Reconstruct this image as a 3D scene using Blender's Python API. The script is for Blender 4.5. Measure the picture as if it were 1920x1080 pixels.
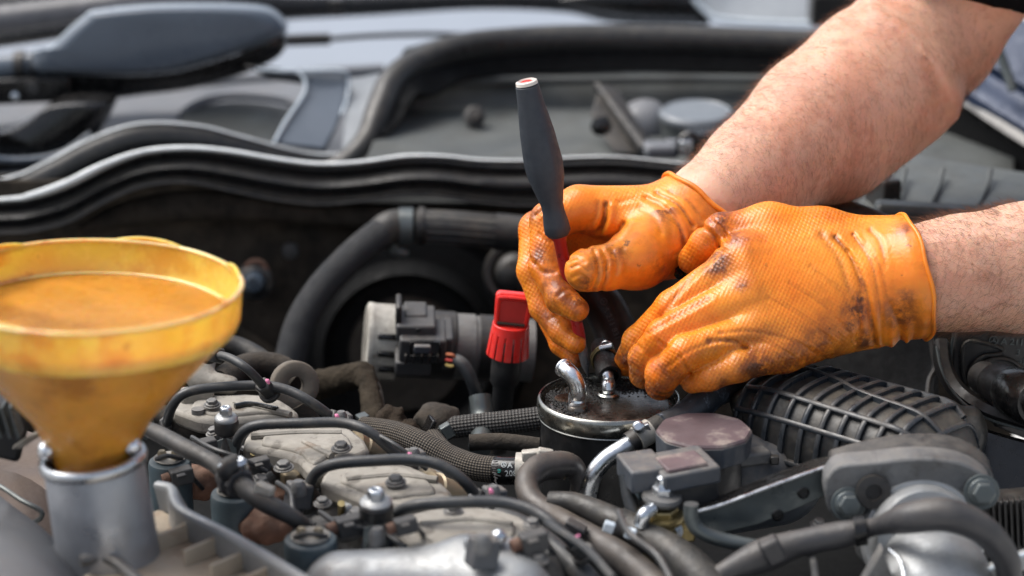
import bpy, math, random
import numpy as np
from mathutils import Vector, Matrix
random.seed(7); rng = np.random.default_rng(11)
SC = bpy.context.scene
for o in list(bpy.data.objects): bpy.data.objects.remove(o)

# ---------------------------------------------------------------- camera, sky, sun, exposure
PITCH = math.radians(18); LENS = 85.0; FPX = LENS/36*1920; D0 = 1.42
FW = np.array([0, math.cos(PITCH), -math.sin(PITCH)]); UP = np.array([0, math.sin(PITCH), math.cos(PITCH)]); RT = np.array([1.0, 0, 0])
CAM = -(FW*D0 + RT*(1142-960)/FPX*D0 + UP*(540-745)/FPX*D0)      # the lid of the fuel filter is the origin
cd = bpy.data.cameras.new('camera'); cam = bpy.data.objects.new('camera', cd); SC.collection.objects.link(cam)
cam.location = CAM; cam.rotation_euler = (math.radians(90)-PITCH, 0, 0)
cd.lens = LENS; cd.sensor_width = 36; cd.clip_start = .02; cd.clip_end = 100
cd.dof.use_dof = True; cd.dof.focus_distance = 1.415; cd.dof.aperture_fstop = 4.7
SC.camera = cam
SUN_EL, SUN_AZ = math.radians(58), math.radians(-72)              # azimuth from +Y (the windscreen), towards -X
w = bpy.data.worlds.new('World'); SC.world = w; w.use_nodes = True
wn = w.node_tree.nodes; bgn = wn['Background']; sky = wn.new('ShaderNodeTexSky'); sky.sky_type = 'NISHITA'; sky.sun_disc = False
sky.sun_elevation = SUN_EL; sky.sun_rotation = SUN_AZ; sky.dust_density = 4.0; sky.air_density = 1.0; sky.ozone_density = .6; sky.altitude = 0
hs_ = wn.new('ShaderNodeHueSaturation'); hs_.inputs['Saturation'].default_value = .62; w.node_tree.links.new(sky.outputs[0], hs_.inputs['Color']); w.node_tree.links.new(hs_.outputs[0], bgn.inputs[0]); bgn.inputs[1].default_value = .1
sd = bpy.data.lights.new('sun', 'SUN'); sun = bpy.data.objects.new('sun', sd); SC.collection.objects.link(sun)
sd.energy = 2.0; sd.angle = math.radians(48); sd.color = (1, .98, .95)
dirv = Vector((math.sin(SUN_AZ)*math.cos(SUN_EL), math.cos(SUN_AZ)*math.cos(SUN_EL), math.sin(SUN_EL)))
sun.rotation_euler = dirv.to_track_quat('Z', 'Y').to_euler(); sun.location = dirv*3
SC.view_settings.view_transform = 'Standard'; SC.view_settings.look = 'None'; SC.view_settings.gamma = 1
SC.view_settings.exposure = .92
SC.cycles.use_denoising = True; SC.cycles.max_bounces = 8

# ---------------------------------------------------------------- points traced in the photograph, put at their real distance
def ray(px, py): return FW + RT*(px-960)/FPX + UP*(540-py)/FPX
def Q(px, py, d): return CAM + ray(px, py)*d                      # at a distance along the lens axis
def Y(px, py, y): r = ray(px, py); return CAM + r*((y-CAM[1])/r[1])
def Z(px, py, z): r = ray(px, py); return CAM + r*((z-CAM[2])/r[2])
def dep(p): return float(np.dot(np.asarray(p)-CAM, FW))
def M(rpx, p): return rpx*dep(p)/FPX                              # pixels to metres at that point
def ys(l): return [Y(*t[:3]) for t in l]
def zs(l): return [Z(*t[:3]) for t in l]
def qs(l): return [Q(*t[:3]) for t in l]
def S(r, g, b): return tuple((c/255/12.92 if c <= 10 else ((c/255+.055)/1.055)**2.4) for c in (r, g, b))
def nrm(v): v = np.asarray(v, float); return v/(np.linalg.norm(v)+1e-12)
def spline(pts, n=6, extra=None):
    pts = [np.asarray(p, float) for p in pts]
    if extra is not None: pts = [np.append(p, e) for p, e in zip(pts, extra)]
    if len(pts) < 3 or n <= 1: 
        r = pts if n <= 1 else [pts[0]+(pts[1]-pts[0])*k/n for k in range(n+1)]
        return np.array(r)
    P = [2*pts[0]-pts[1]] + pts + [2*pts[-1]-pts[-2]]; out = []
    for i in range(1, len(P)-2):
        a, b, c, d = P[i-1], P[i], P[i+1], P[i+2]
        for k in range(n):
            t = k/n; out.append(.5*((2*b)+(c-a)*t+(2*a-5*b+4*c-d)*t*t+(3*b-a-3*c+d)*t**3))
    out.append(pts[-1]); return np.array(out)

# ---------------------------------------------------------------- geometry: (verts, faces, uvs per vertex or None)
def join(*gs):
    V, F, U = [], [], []; off = 0
    for g in gs:
        v = [tuple(x) for x in g[0]]; V += v; F += [tuple(i+off for i in f) for f in g[1]]
        U += list(g[2]) if len(g) > 2 and g[2] is not None else [(0, 0)]*len(v); off += len(v)
    return V, F, U
def frames(pts, ref=None):
    T = np.gradient(pts, axis=0); T /= np.linalg.norm(T, axis=1)[:, None]+1e-12
    N = []; n = nrm(np.cross(T[0], (ref if ref is not None else (0.1, -.9, .4))))
    for t in T:
        if ref is not None: n = nrm(np.cross(t, ref))
        else: n = nrm(n - t*np.dot(n, t))
        N.append(n)
    N = np.array(N); return T, N, np.cross(T, N)
def sweep(pts, prof, ref=(0, -1, .3), n=6, closed=True, caps=True, scale=None):
    """prof: (across the path in the picture, towards ref) in metres."""
    P = spline(pts, n); T, N, B = frames(P, ref); m = len(prof); V = []; U = []; L = 0
    sc = np.ones(len(P)) if scale is None else np.interp(np.linspace(0, 1, len(P)), np.linspace(0, 1, len(scale)), scale)
    for i, p in enumerate(P):
        if i: L += np.linalg.norm(P[i]-P[i-1])
        for j, (a, c) in enumerate(prof): V.append(p + (N[i]*a - B[i]*c)*sc[i]); U.append((L, j/m))
    F = []; k = m if closed else m-1
    for i in range(len(P)-1):
        for j in range(k):
            a, b = i*m+j, i*m+(j+1) % m; F.append((a, b, b+m, a+m))
    if caps and closed: F += [tuple(range(m))[::-1], tuple(range((len(P)-1)*m, len(P)*m))]
    return V, F, U
def tube(pts, r, n=14, sm=6, caps=True, ridge=None, hollow=0):
    rr = list(r) if hasattr(r, '__len__') else [r]*len(pts)
    C = spline(pts, sm, rr); P, R = C[:, :3], C[:, 3]
    if ridge:                                                     # real corrugations: resample and swell
        s = np.concatenate([[0], np.cumsum(np.linalg.norm(np.diff(P, axis=0), axis=1))]); ns = max(8, int(s[-1]/ridge[0]*8)); t = np.linspace(0, s[-1], ns)
        P = np.stack([np.interp(t, s, P[:, k]) for k in range(3)], 1); R = np.interp(t, s, R) + ridge[1]*np.sin(t/ridge[0]*2*math.pi)
    T, N, B = frames(P); V = []; U = []; L = 0
    an = np.linspace(0, 2*math.pi, n, endpoint=False)
    for i in range(len(P)):
        if i: L += np.linalg.norm(P[i]-P[i-1])
        for a in an: V.append(P[i]+(N[i]*math.cos(a)+B[i]*math.sin(a))*R[i]); U.append((L, R[i]*abs(a-math.pi)))
    F = [(i*n+j, i*n+(j+1) % n, (i+1)*n+(j+1) % n, (i+1)*n+j) for i in range(len(P)-1) for j in range(n)]
    if hollow:
        for end, sgn in ((0, 1), (len(P)-1, -1)):
            b = len(V); q = P[end]+T[end]*sgn*hollow*2.2
            for c, f in ((P[end], .74), (q, .7)):
                for a in an: V.append(c+(N[end]*math.cos(a)+B[end]*math.sin(a))*R[end]*f); U.append((0, 0))
            for j in range(n):
                j2 = (j+1) % n; F += [(end*n+j, b+j, b+j2, end*n+j2), (b+j, b+n+j, b+n+j2, b+j2)]
            F.append(tuple(b+n+j for j in range(n)))
    elif caps: F += [tuple(range(n))[::-1], tuple(range((len(P)-1)*n, len(P)*n))]
    return V, F, U
def lathe(prof, c, axis=(0, 0, 1), n=40, mod=None, ref=(0, -1, 0.01)):
    """prof (radius, height along the axis); closed where the radius is 0."""
    ax = nrm(axis); u = nrm(np.cross(ax, ref)); v = np.cross(ax, u); c = np.asarray(c); V = []; U = []; F = []
    for (r, h) in prof:
        for k in range(n):
            a = 2*math.pi*k/n; q = r*(mod(a, h) if mod else 1); V.append(c+ax*h+(u*math.cos(a)+v*math.sin(a))*q); U.append((a*max(r, .01), h))
    for i in range(len(prof)-1):
        for k in range(n): F.append((i*n+k, i*n+(k+1) % n, (i+1)*n+(k+1) % n, (i+1)*n+k))
    if prof[0][0] > 1e-6 and prof[0] != prof[-1]: F.append(tuple(range(n))[::-1])
    if prof[-1][0] > 1e-6 and prof[0] != prof[-1]: F.append(tuple(range((len(prof)-1)*n, len(prof)*n)))
    return V, F, U
def box(c, size, ax=(1, 0, 0), up=(0, 0, 1)):
    x = nrm(ax); y = nrm(np.cross(up, x)); z = np.cross(x, y); c = np.asarray(c); h = np.array(size)/2
    V = [c+x*h[0]*a+y*h[1]*b+z*h[2]*d for d in (-1, 1) for b in (-1, 1) for a in (-1, 1)]
    return V, [(0, 2, 3, 1), (4, 5, 7, 6), (0, 1, 5, 4), (2, 6, 7, 3), (0, 4, 6, 2), (1, 3, 7, 5)], None
def prism(outline, vec):
    o = [np.asarray(p) for p in outline]; v = np.asarray(vec); n = len(o)
    return o+[p+v for p in o], [tuple(range(n))[::-1], tuple(range(n, 2*n))]+[(i, (i+1) % n, (i+1) % n+n, i+n) for i in range(n)], None
def loft(rows, n=6, closed=False, thick=None):
    R = [spline(r, n) for r in rows]; m = len(R[0]); V = [p for r in R for p in r]; k = len(R)
    F = [(i*m+j, i*m+j+1, (i+1)*m+j+1, (i+1)*m+j) for i in range(k-1) for j in range(m-1)]
    U = [(j/m, i/k) for i in range(k) for j in range(m)]
    if thick is not None:
        t = np.asarray(thick); b = len(V); V = V+[p+t for p in V]; U = U*2
        F += [tuple(i+b for i in f[::-1]) for f in F[:]]
        e = [j for j in range(m)]+[i*m+m-1 for i in range(1, k)]+[(k-1)*m+j for j in range(m-2, -1, -1)]+[i*m for i in range(k-2, 0, -1)]
        F += [(e[i], e[i]+b, e[(i+1) % len(e)]+b, e[(i+1) % len(e)]) for i in range(len(e))]
    return V, F, U
def ball(c, r, n=12, sq=(1, 1, 1)):
    pr = [(math.sin(math.pi*i/8)*r*sq[0]+1e-7, -math.cos(math.pi*i/8)*r*sq[2]) for i in range(9)]
    return lathe(pr, c, n=n)
def hexbolt(c, r, axis, h=None, dome=True):
    h = h or r*.8
    g = lathe([(r*1.5, 0), (r*1.5, r*.22), (0, r*.22)], c, axis, 20), lathe([(r, r*.2), (r, h), (r*.86, h+r*.12), (1e-6, h+r*.12)], c, axis, 6)
    return join(*g)
def bolt_parts(parent, c, r, axis, mt, wm=None, h=None, label=None):
    ax = nrm(axis); h = h or r*.8
    obj('washer', lathe([(r*.3, 0), (r*1.55, 0), (r*1.55, r*.2), (r*.3, r*.2)], c, ax, 24), wm or mt, parent, bev=r*.05)
    return obj('bolt', join(lathe([(1e-6, 0), (r*1.0, 0), (r*1.0, h), (r*.84, h+r*.14), (1e-6, h+r*.14)], np.asarray(c)+ax*r*.2, ax, 6),
                     lathe([(r*1.25, 0), (r*1.2, r*.25), (r*.8, r*.42), (1e-6, r*.42)], np.asarray(c)+ax*r*.21, ax, 20)), mt, parent, bev=r*.06, label=label)

# ---------------------------------------------------------------- objects
def props(o, label=None, cat=None, group=None, kind=None):
    for k, v in (('label', label), ('category', cat), ('group', group), ('kind', kind)):
        if v: o[k] = v
def thing(name, loc, label, cat, group=None):
    o = bpy.data.objects.new(name, None); SC.collection.objects.link(o); o.location = tuple(loc); o.empty_display_size = .01
    props(o, label, cat, group); o['_w'] = [float(x) for x in loc]; return o
def obj(name, g, mt, parent=None, label=None, cat=None, group=None, kind=None, bev=0, ang=38, sub=0, attrs=None, solid=0):
    V = np.array([tuple(map(float, p)) for p in g[0]])
    if parent is not None: org = np.array(parent['_w'])
    else: org = np.array([V[:, 0].mean(), V[:, 1].mean(), V[:, 2].min()])
    me = bpy.data.meshes.new(name); me.from_pydata((V-org).tolist(), [], [tuple(int(i) for i in f) for f in g[1]])
    if len(g) > 2 and g[2] is not None:
        uv = me.uv_layers.new(name='UVMap'); li = np.zeros(len(me.loops), int); me.loops.foreach_get('vertex_index', li)
        uv.data.foreach_set('uv', np.array(g[2], float)[li].ravel())
    for k, a in (attrs or {}).items():
        at = me.attributes.new(k, 'FLOAT', 'POINT'); at.data.foreach_set('value', np.asarray(a, float))
    me.polygons.foreach_set('use_smooth', [True]*len(me.polygons)); me.validate()
    import bmesh
    if len(V) < 30000:
        bm = bmesh.new(); bm.from_mesh(me); bmesh.ops.recalc_face_normals(bm, faces=bm.faces); bm.to_mesh(me); bm.free()
    me.set_sharp_from_angle(angle=math.radians(ang))
    me.materials.append(mt)
    o = bpy.data.objects.new(name, me); SC.collection.objects.link(o); o['_w'] = org.tolist()
    if parent is not None: o.parent = parent; o.location = (0, 0, 0)
    else: o.location = org.tolist()
    if bev:
        b = o.modifiers.new('bevel', 'BEVEL'); b.width = bev; b.segments = 2; b.limit_method = 'ANGLE'; b.angle_limit = math.radians(40); b.harden_normals = False
    if sub: s = o.modifiers.new('sub', 'SUBSURF'); s.levels = sub; s.render_levels = sub
    props(o, label, cat, group, kind); return o
def sub(name, g, mt, parent, **k):                                # a sub-part: its parent is a part, whose mesh frame sits at the thing's base
    return obj(name, g, mt, parent, **k)

# ---------------------------------------------------------------- implicit surfaces (arms, gloves, castings)
def smin(a, b, k):
    h = np.clip(.5+.5*(b-a)/k, 0, 1); return b*(1-h)+a*h-k*h*(1-h)
def cone(P, a, b, ra, rb):
    a = np.asarray(a); ab = np.asarray(b)-a; t = np.clip(((P-a)@ab)/(ab@ab), 0, 1)
    return np.linalg.norm(P-(a+t[..., None]*ab), axis=-1)-(ra+t*(rb-ra))
def chain(P, pts, k=.004, world=False):
    d = None
    for p, q in zip(pts[:-1], pts[1:]):
        a, b = (p[0], q[0]) if world else (Q(*p[:3]), Q(*q[:3]))
        ra, rb = (p[1], q[1]) if world else (M(p[3], a), M(q[3], b))
        e = cone(P, a, b, ra, rb); d = e if d is None else smin(d, e, k)
    return d
def bnd(pts, pad):
    a = np.array(pts); return a.min(0)-pad, a.max(0)+pad
def nets(fn, lo, hi, vox):
    lo = np.asarray(lo); hi = np.asarray(hi); n = np.ceil((hi-lo)/vox).astype(int)+1
    ax = [lo[i]+np.arange(n[i])*vox for i in range(3)]
    B = 6; D = np.empty(n)                                        # only blocks the surface can cross are worked out finely
    bc = [ax[i][0]+(np.arange(0, n[i], B)+(B-1)/2)*vox for i in range(3)]; G = np.stack(np.meshgrid(*bc, indexing='ij'), -1)
    C0 = fn(G.reshape(-1, 3)).reshape(G.shape[:3]); big = np.repeat(np.repeat(np.repeat(C0, B, 0), B, 1), B, 2)[:n[0], :n[1], :n[2]]; D[:] = big
    fine = np.argwhere(np.abs(big) < B*vox*.9*1.35+.002)
    for i in range(0, len(fine), 200000):
        q = fine[i:i+200000]; D[q[:, 0], q[:, 1], q[:, 2]] = fn(lo+q*vox)
    s = D < 0; idx = -np.ones(n-1, int); acc = np.zeros((*(n-1), 3)); cnt = np.zeros(n-1)
    C = [(a, b, c) for a in (0, 1) for b in (0, 1) for c in (0, 1)]
    def cut(o): return tuple(slice(o[i], n[i]-1+o[i]) for i in range(3))
    for p in C:
        for a in range(3):
            if p[a] == 0:
                q = list(p); q[a] = 1; d0, d1 = D[cut(p)], D[cut(q)]; m = (d0 < 0) != (d1 < 0)
                t = np.where(m, d0/np.where(m, d0-d1, 1), 0); v = np.zeros((*(n-1), 3)); v[...] = p; v[..., a] += t
                acc += v*m[..., None]; cnt += m
    act = cnt > 0; idx[act] = np.arange(act.sum()); ii = np.argwhere(act)
    V = lo+(ii+acc[act]/cnt[act][:, None])*vox; F = []
    for a in range(3):
        b, c = (a+1) % 3, (a+2) % 3
        e = [slice(0, n[i]) for i in range(3)]; e1 = list(e); e2 = list(e); e1[a] = slice(0, n[a]-1); e2[a] = slice(1, n[a])
        m = s[tuple(e1)] != s[tuple(e2)]; q = np.argwhere(m)
        q = q[(q[:, b] > 0) & (q[:, c] > 0) & (q[:, b] < n[b]-1) & (q[:, c] < n[c]-1)]
        def g(db, dc): r = q.copy(); r[:, b] -= db; r[:, c] -= dc; return idx[r[:, 0], r[:, 1], r[:, 2]]
        f = np.stack([g(1, 1), g(0, 1), g(0, 0), g(1, 0)], 1); fl = s[tuple(q.T)]; f[~fl] = f[~fl][:, ::-1]; F.append(f)
    F = np.concatenate(F); F = F[(F >= 0).all(1)]
    return V, F, None

# ---------------------------------------------------------------- materials
def mat(name, col, rough=.5, metal=0, var=.25, vs=60, dust=None, dc=(128, 116, 100), bump=.15, bs=400, spec=.5, coat=0, sss=0, braid=None, rv=.15, dustup=True, stain=None, emit=None):
    m = bpy.data.materials.new(name); m.use_nodes = True; nt = m.node_tree; N = nt.nodes; L = nt.links; b = N['Principled BSDF']
    col = S(*col); b.inputs['Metallic'].default_value = metal; b.inputs['Specular IOR Level'].default_value = spec
    if coat: b.inputs['Coat Weight'].default_value = coat; b.inputs['Coat Roughness'].default_value = .12
    if sss: b.inputs['Subsurface Weight'].default_value = 1; b.inputs['Subsurface Radius'].default_value = (1, .45, .25); b.inputs['Subsurface Scale'].default_value = sss
    tc = N.new('ShaderNodeTexCoord'); 
    def noise(s, det=4, r=.6):
        n = N.new('ShaderNodeTexNoise'); n.inputs['Scale'].default_value = s; n.inputs['Detail'].default_value = det; n.inputs['Roughness'].default_value = r
        L.new(tc.outputs['Object'], n.inputs['Vector']); return n.outputs['Fac']
    def rng_(v, a, b_, c, d, cl=True):
        r = N.new('ShaderNodeMapRange'); r.clamp = cl; L.new(v, r.inputs[0])
        for i, x in enumerate((a, b_, c, d)): r.inputs[i+1].default_value = x
        return r.outputs[0]
    def mul(a, b_, op='MULTIPLY'):
        x = N.new('ShaderNodeMath'); x.operation = op
        for i, v in enumerate((a, b_)):
            if isinstance(v, (int, float)): x.inputs[i].default_value = v
            else: L.new(v, x.inputs[i])
        return x.outputs[0]
    def mix(f, a, b_):
        x = N.new('ShaderNodeMix'); x.data_type = 'RGBA'
        if isinstance(f, float): x.inputs[0].default_value = f
        else: L.new(f, x.inputs[0])
        for i, v in ((6, a), (7, b_)):
            if isinstance(v, tuple): x.inputs[i].default_value = (*v, 1)
            else: L.new(v, x.inputs[i])
        return x.outputs[2]
    n1 = noise(vs)
    c = mix(rng_(n1, .3, .7, 0, 1), tuple(x*(1-var) for x in col), tuple(min(1, x*(1+var)) for x in col))
    rgh = rng_(noise(vs*2.3), .3, .7, max(0, rough-rv), min(1, rough+rv))
    if stain:                                                     # stain: (colour, scale, threshold, amount)
        for (sc_, s_, th, am) in stain:
            c = mix(mul(rng_(noise(s_, 5, .65), th, th+.1, 0, 1), am), c, S(*sc_))
    if dust:
        f = rng_(noise(vs*1.7, 6, .7), .35, .65, .25, 1)
        if dustup:
            g = N.new('ShaderNodeNewGeometry'); sp = N.new('ShaderNodeSeparateXYZ'); L.new(g.outputs['Normal'], sp.inputs[0])
            f = mul(f, rng_(sp.outputs[2], -.2, .8, .12, 1))
        f = mul(f, dust); c = mix(f, c, S(*dc)); rgh = mul(rgh, mul(f, .35), 'ADD')
    L.new(c, b.inputs['Base Color']); L.new(rgh, b.inputs['Roughness'])
    h = None
    if bump: h = mul(noise(bs, 5, .6), bump*.001)
    if braid:                                                     # braid: (pitch m, height m): crossing yarns on the hose's own UVs
        uv = N.new('ShaderNodeUVMap'); sp = N.new('ShaderNodeSeparateXYZ'); L.new(uv.outputs[0], sp.inputs[0]); k = 2*math.pi/braid[0]
        a = mul(mul(mul(sp.outputs[0], sp.outputs[1], 'ADD'), k), 0, 'ADD'); d = mul(mul(mul(sp.outputs[0], sp.outputs[1], 'SUBTRACT'), k), 0, 'ADD')
        sa = N.new('ShaderNodeMath'); sa.operation = 'SINE'; L.new(a, sa.inputs[0]); sb = N.new('ShaderNodeMath'); sb.operation = 'SINE'; L.new(d, sb.inputs[0])
        wv = mul(sa.outputs[0], sb.outputs[0]); hh = mul(wv, braid[1]); h = mul(h, hh, 'ADD') if h is not None else hh
        c2 = mix(rng_(wv, -.2, .8, 0, 1), tuple(x*.45 for x in col), S(*braid[2]) if len(braid) > 2 else tuple(min(1, x*2.2) for x in col))
        c3 = mix(.65, c, c2); L.new(c3, b.inputs['Base Color'])
    if h is not None:
        bp = N.new('ShaderNodeBump'); bp.inputs['Distance'].default_value = 1; L.new(h, bp.inputs['Height']); L.new(bp.outputs[0], b.inputs['Normal'])
    if emit: b.inputs['Emission Color'].default_value = (*S(*emit[0]), 1); b.inputs['Emission Strength'].default_value = emit[1]
    return m
MT = dict(
 black=mat('black_plastic', (24, 26, 29), .4, dust=.2, bump=.1),
 black_shiny=mat('shiny_black_plastic', (14, 15, 17), .22, dust=.05, bump=.03),
 wiper=mat('wiper_paint', (88, 97, 108), .3, var=.08, vs=20, bump=.02, rv=.05),
 rubber=mat('seal_rubber', (28, 30, 33), .34, var=.15, dust=.35, dc=(92, 86, 76), bump=.06, bs=300),
 seal_highlight=mat('painted_seal_highlight', (236, 240, 240), .35, var=.1, bump=.02, dust=.2),  # highlight on the seal lips, painted as a near-white colour
 felt=mat('insulation_felt', (19, 19, 20), .95, var=.45, vs=35, bump=1.2, bs=260, spec=.15, dust=.6, dc=(82, 74, 64), dustup=False),
 dirty=mat('dirty_block', (40, 38, 36), .8, var=.5, vs=45, bump=1.2, bs=220, dust=.4, dc=(100, 90, 78), spec=.25),
 cowl=mat('cowl_plastic', (104, 108, 114), .38, var=.12, vs=15, dust=.3, dc=(130, 124, 118), bump=.04, rv=.08),
 bulk=mat('bulkhead_liner', (74, 79, 80), .5, var=.35, vs=12, dust=.3, dc=(104, 102, 94), bump=.3, bs=200, stain=[((44, 46, 46), 9, .5, .6)]),
 glass=mat('windscreen_glass', (150, 158, 168), .1, var=.05, vs=4, bump=0, coat=.6, rv=.02),  # pale base colour stands in for the sky reflected in the glass
 hose=mat('rubber_hose', (27, 29, 32), .42, dust=.5, dc=(92, 86, 76), bump=.35, stain=[((70, 62, 54), 45, .56, .6)]),
 hose_blue=mat('dusty_blue_hose', (42, 50, 60), .5, dust=.7, dc=(128, 128, 128), bump=.3),
 line=mat('rubber_line', (40, 45, 50), .38, dust=.35, dc=(112, 106, 98), bump=.15, var=.2, stain=[((84, 78, 70), 70, .6, .5)]),
 braid=mat('braided_hose', (40, 41, 43), .7, dust=.2, bump=.1, braid=(.0042, .0006, (112, 110, 106))),
 braid_fine=mat('fabric_hose', (36, 38, 41), .8, dust=.2, bump=.1, braid=(.0034, .0004, (80, 83, 88))),
 braid_dust=mat('dusty_braid', (48, 46, 45), .85, dust=.3, bump=.3, braid=(.0032, .0005, (122, 112, 98))),
 brownhose=mat('grimy_elbow_hose', (62, 60, 60), .38, var=.3, vs=40, dust=.4, dc=(118, 104, 88), bump=.2, stain=[((45, 40, 38), 60, .55, .7)]),
 steel=mat('zinc_steel', (200, 204, 208), .3, metal=1, var=.15, bump=.05, stain=[((60, 50, 42), 220, .62, .8)]),
 chrome=mat('polished_pipe', (232, 236, 240), .27, metal=1, var=.1, vs=80, bump=.06, stain=[((30, 26, 24), 260, .64, .95), ((110, 100, 92), 60, .55, .4)]),
 rim=mat('rolled_rim_steel', (156, 156, 150), .27, metal=1, var=.3, bump=.05, rv=.1, stain=[((40, 36, 32), 180, .6, .8)]),
 lid=mat('oily_filter_lid', (92, 86, 80), .28, metal=.8, var=.3, vs=45, bump=.1, rv=.12, stain=[((22, 20, 19), 50, .5, .9)]),
 can=mat('filter_can_paint', (22, 23, 25), .4, var=.3, dust=.15, dc=(80, 80, 78), bump=.1),
 candark=mat('filter_label', (12, 13, 15), .35, var=.2, bump=.03),
 grime=mat('oily_grime', (12, 11, 11), .42, var=.6, vs=200, bump=.6, bs=900, spec=.4),
 alu=mat('cast_aluminium', (162, 165, 167), .4, metal=.6, var=.15, vs=40, dust=.35, dc=(140, 134, 124), bump=.35, bs=500),
 alu_dark=mat('grey_casting', (104, 106, 108), .5, metal=.5, var=.25, vs=35, dust=.6, dc=(140, 134, 126), bump=.4, stain=[((58, 56, 54), 45, .56, .6)]),
 filler=mat('filler_neck_alloy', (168, 172, 178), .38, metal=.7, var=.12, vs=24, dust=.2, bump=.15),
 pad=mat('dusty_beige_cover', (140, 136, 128), .66, var=.25, vs=30, dust=.3, dc=(186, 178, 166), bump=.3, bs=300, stain=[((96, 92, 84), 26, .48, .6), ((54, 50, 45), 80, .54, .8), ((124, 100, 76), 40, .6, .5)]),
 tray=mat('valve_cover_paint', (172, 158, 138), .6, var=.22, vs=22, dust=.25, dc=(160, 148, 132), bump=.3, stain=[((126, 92, 72), 26, .55, .5)]),
 port=mat('bronze_port', (150, 136, 112), .42, metal=.6, var=.2, dust=.4, dc=(160, 148, 128), bump=.2),
 rust=mat('rusty_casting', (104, 72, 58), .8, var=.4, vs=50, bump=.6, dust=.3),
 teal=mat('teal_grey_coil', (52, 68, 76), .5, var=.15, dust=.35, dc=(140, 142, 138), bump=.1),
 bluegrey=mat('blue_grey_plastic', (56, 64, 74), .42, var=.15, dust=.7, dc=(126, 118, 108), bump=.12),
 airbox=mat('airbox_plastic', (24, 27, 31), .4, var=.3, vs=35, dust=.4, dc=(110, 102, 88), bump=.2, stain=[((84, 76, 64), 80, .56, .5)]),
 rib=mat('airbox_rib', (30, 38, 46), .32, var=.15, dust=.25, bump=.1),
 capbrown=mat('purple_brown_cap', (92, 76, 78), .55, var=.25, vs=28, bump=.15, stain=[((150, 138, 128), 30, .52, .7)]),
 bracket=mat('grey_steel_bracket', (88, 96, 98), .36, metal=.55, var=.12, vs=30, dust=.2, bump=.08),
 tape=mat('taped_loom', (46, 47, 51), .42, var=.2, vs=30, dust=.35, dc=(120, 112, 102), bump=.5, bs=160),
 conn=mat('connector_plastic', (34, 36, 39), .45, var=.15, dust=.5, dc=(110, 104, 96), bump=.1),
 silver=mat('silver_housing', (196, 192, 182), .34, metal=.2, var=.3, dust=.6, dc=(120, 110, 98), bump=.15, stain=[((84, 72, 60), 55, .6, .6)]),
 red=mat('red_plastic', (224, 56, 50), .36, var=.1, bump=.03, sss=.0008),
 reddust=mat('dusty_red_panel', (196, 58, 54), .6, var=.12, dust=.1, bump=.1),
 redshaft=mat('red_shaft', (166, 34, 36), .35, var=.2, bump=.08, stain=[((70, 22, 22), 160, .58, .8)]),
 handle=mat('handle_rubber', (46, 52, 60), .55, var=.1, vs=90, bump=.12, bs=900),
 blade=mat('dark_blade', (136, 136, 138), .42, metal=.6, bump=.05),
 paint_blue=mat('blue_body_paint', (26, 42, 68), .5, metal=.2, var=.08, bump=0, coat=.05),
 brass=mat('brass_bush', (208, 158, 96), .22, metal=1, var=.1, bump=.03),
 gold=mat('golden_plating', (150, 136, 96), .35, metal=.9, var=.2, dust=.3, bump=.1),
 pink=mat('pink_paint_mark', (226, 130, 168), .6, var=.1, bump=.05),
 copper=mat('copper_wire', (196, 120, 84), .4, metal=.5), yellow=mat('yellow_wire', (196, 170, 96), .5), redw=mat('red_wire', (190, 60, 50), .5),
 white=mat('white_print', (176, 182, 184), .6, var=.2, vs=300, bump=0), teal_dot=mat('teal_paint_dot', (40, 150, 140), .5, bump=0),
 dark=mat('engine_bay_dark', (9, 10, 11), .7, var=.4, bump=.4, spec=.2), cloth=mat('black_cotton', (14, 14, 16), .95, var=.15, bump=.3, bs=900, spec=.1),
 groundm=mat('garage_floor', (186, 184, 180), .8, var=.1, vs=4),
 sensor=mat('sensor_plastic', (54, 55, 57), .5, var=.15, dust=.35, dc=(104, 98, 90), bump=.15),
 slate=mat('pale_grey_lid', (116, 122, 128), .4, var=.08, bump=.05),
 pale_edge=mat('pale_edge_and_highlight', (186, 196, 204), .2, var=.05, bump=0),  # pale edges; on the wiper cover it paints the edge highlight
)
def skin_mat():
    m = mat('skin', (216, 168, 142), .46, var=.1, vs=26, bump=.35, bs=520, sss=.0014, spec=.5, stain=[((202, 130, 102), 24, .48, .36), ((232, 190, 166), 11, .5, .4), ((176, 118, 92), 60, .55, .35), ((150, 84, 66), 170, .68, .6)])
    return m
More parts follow.
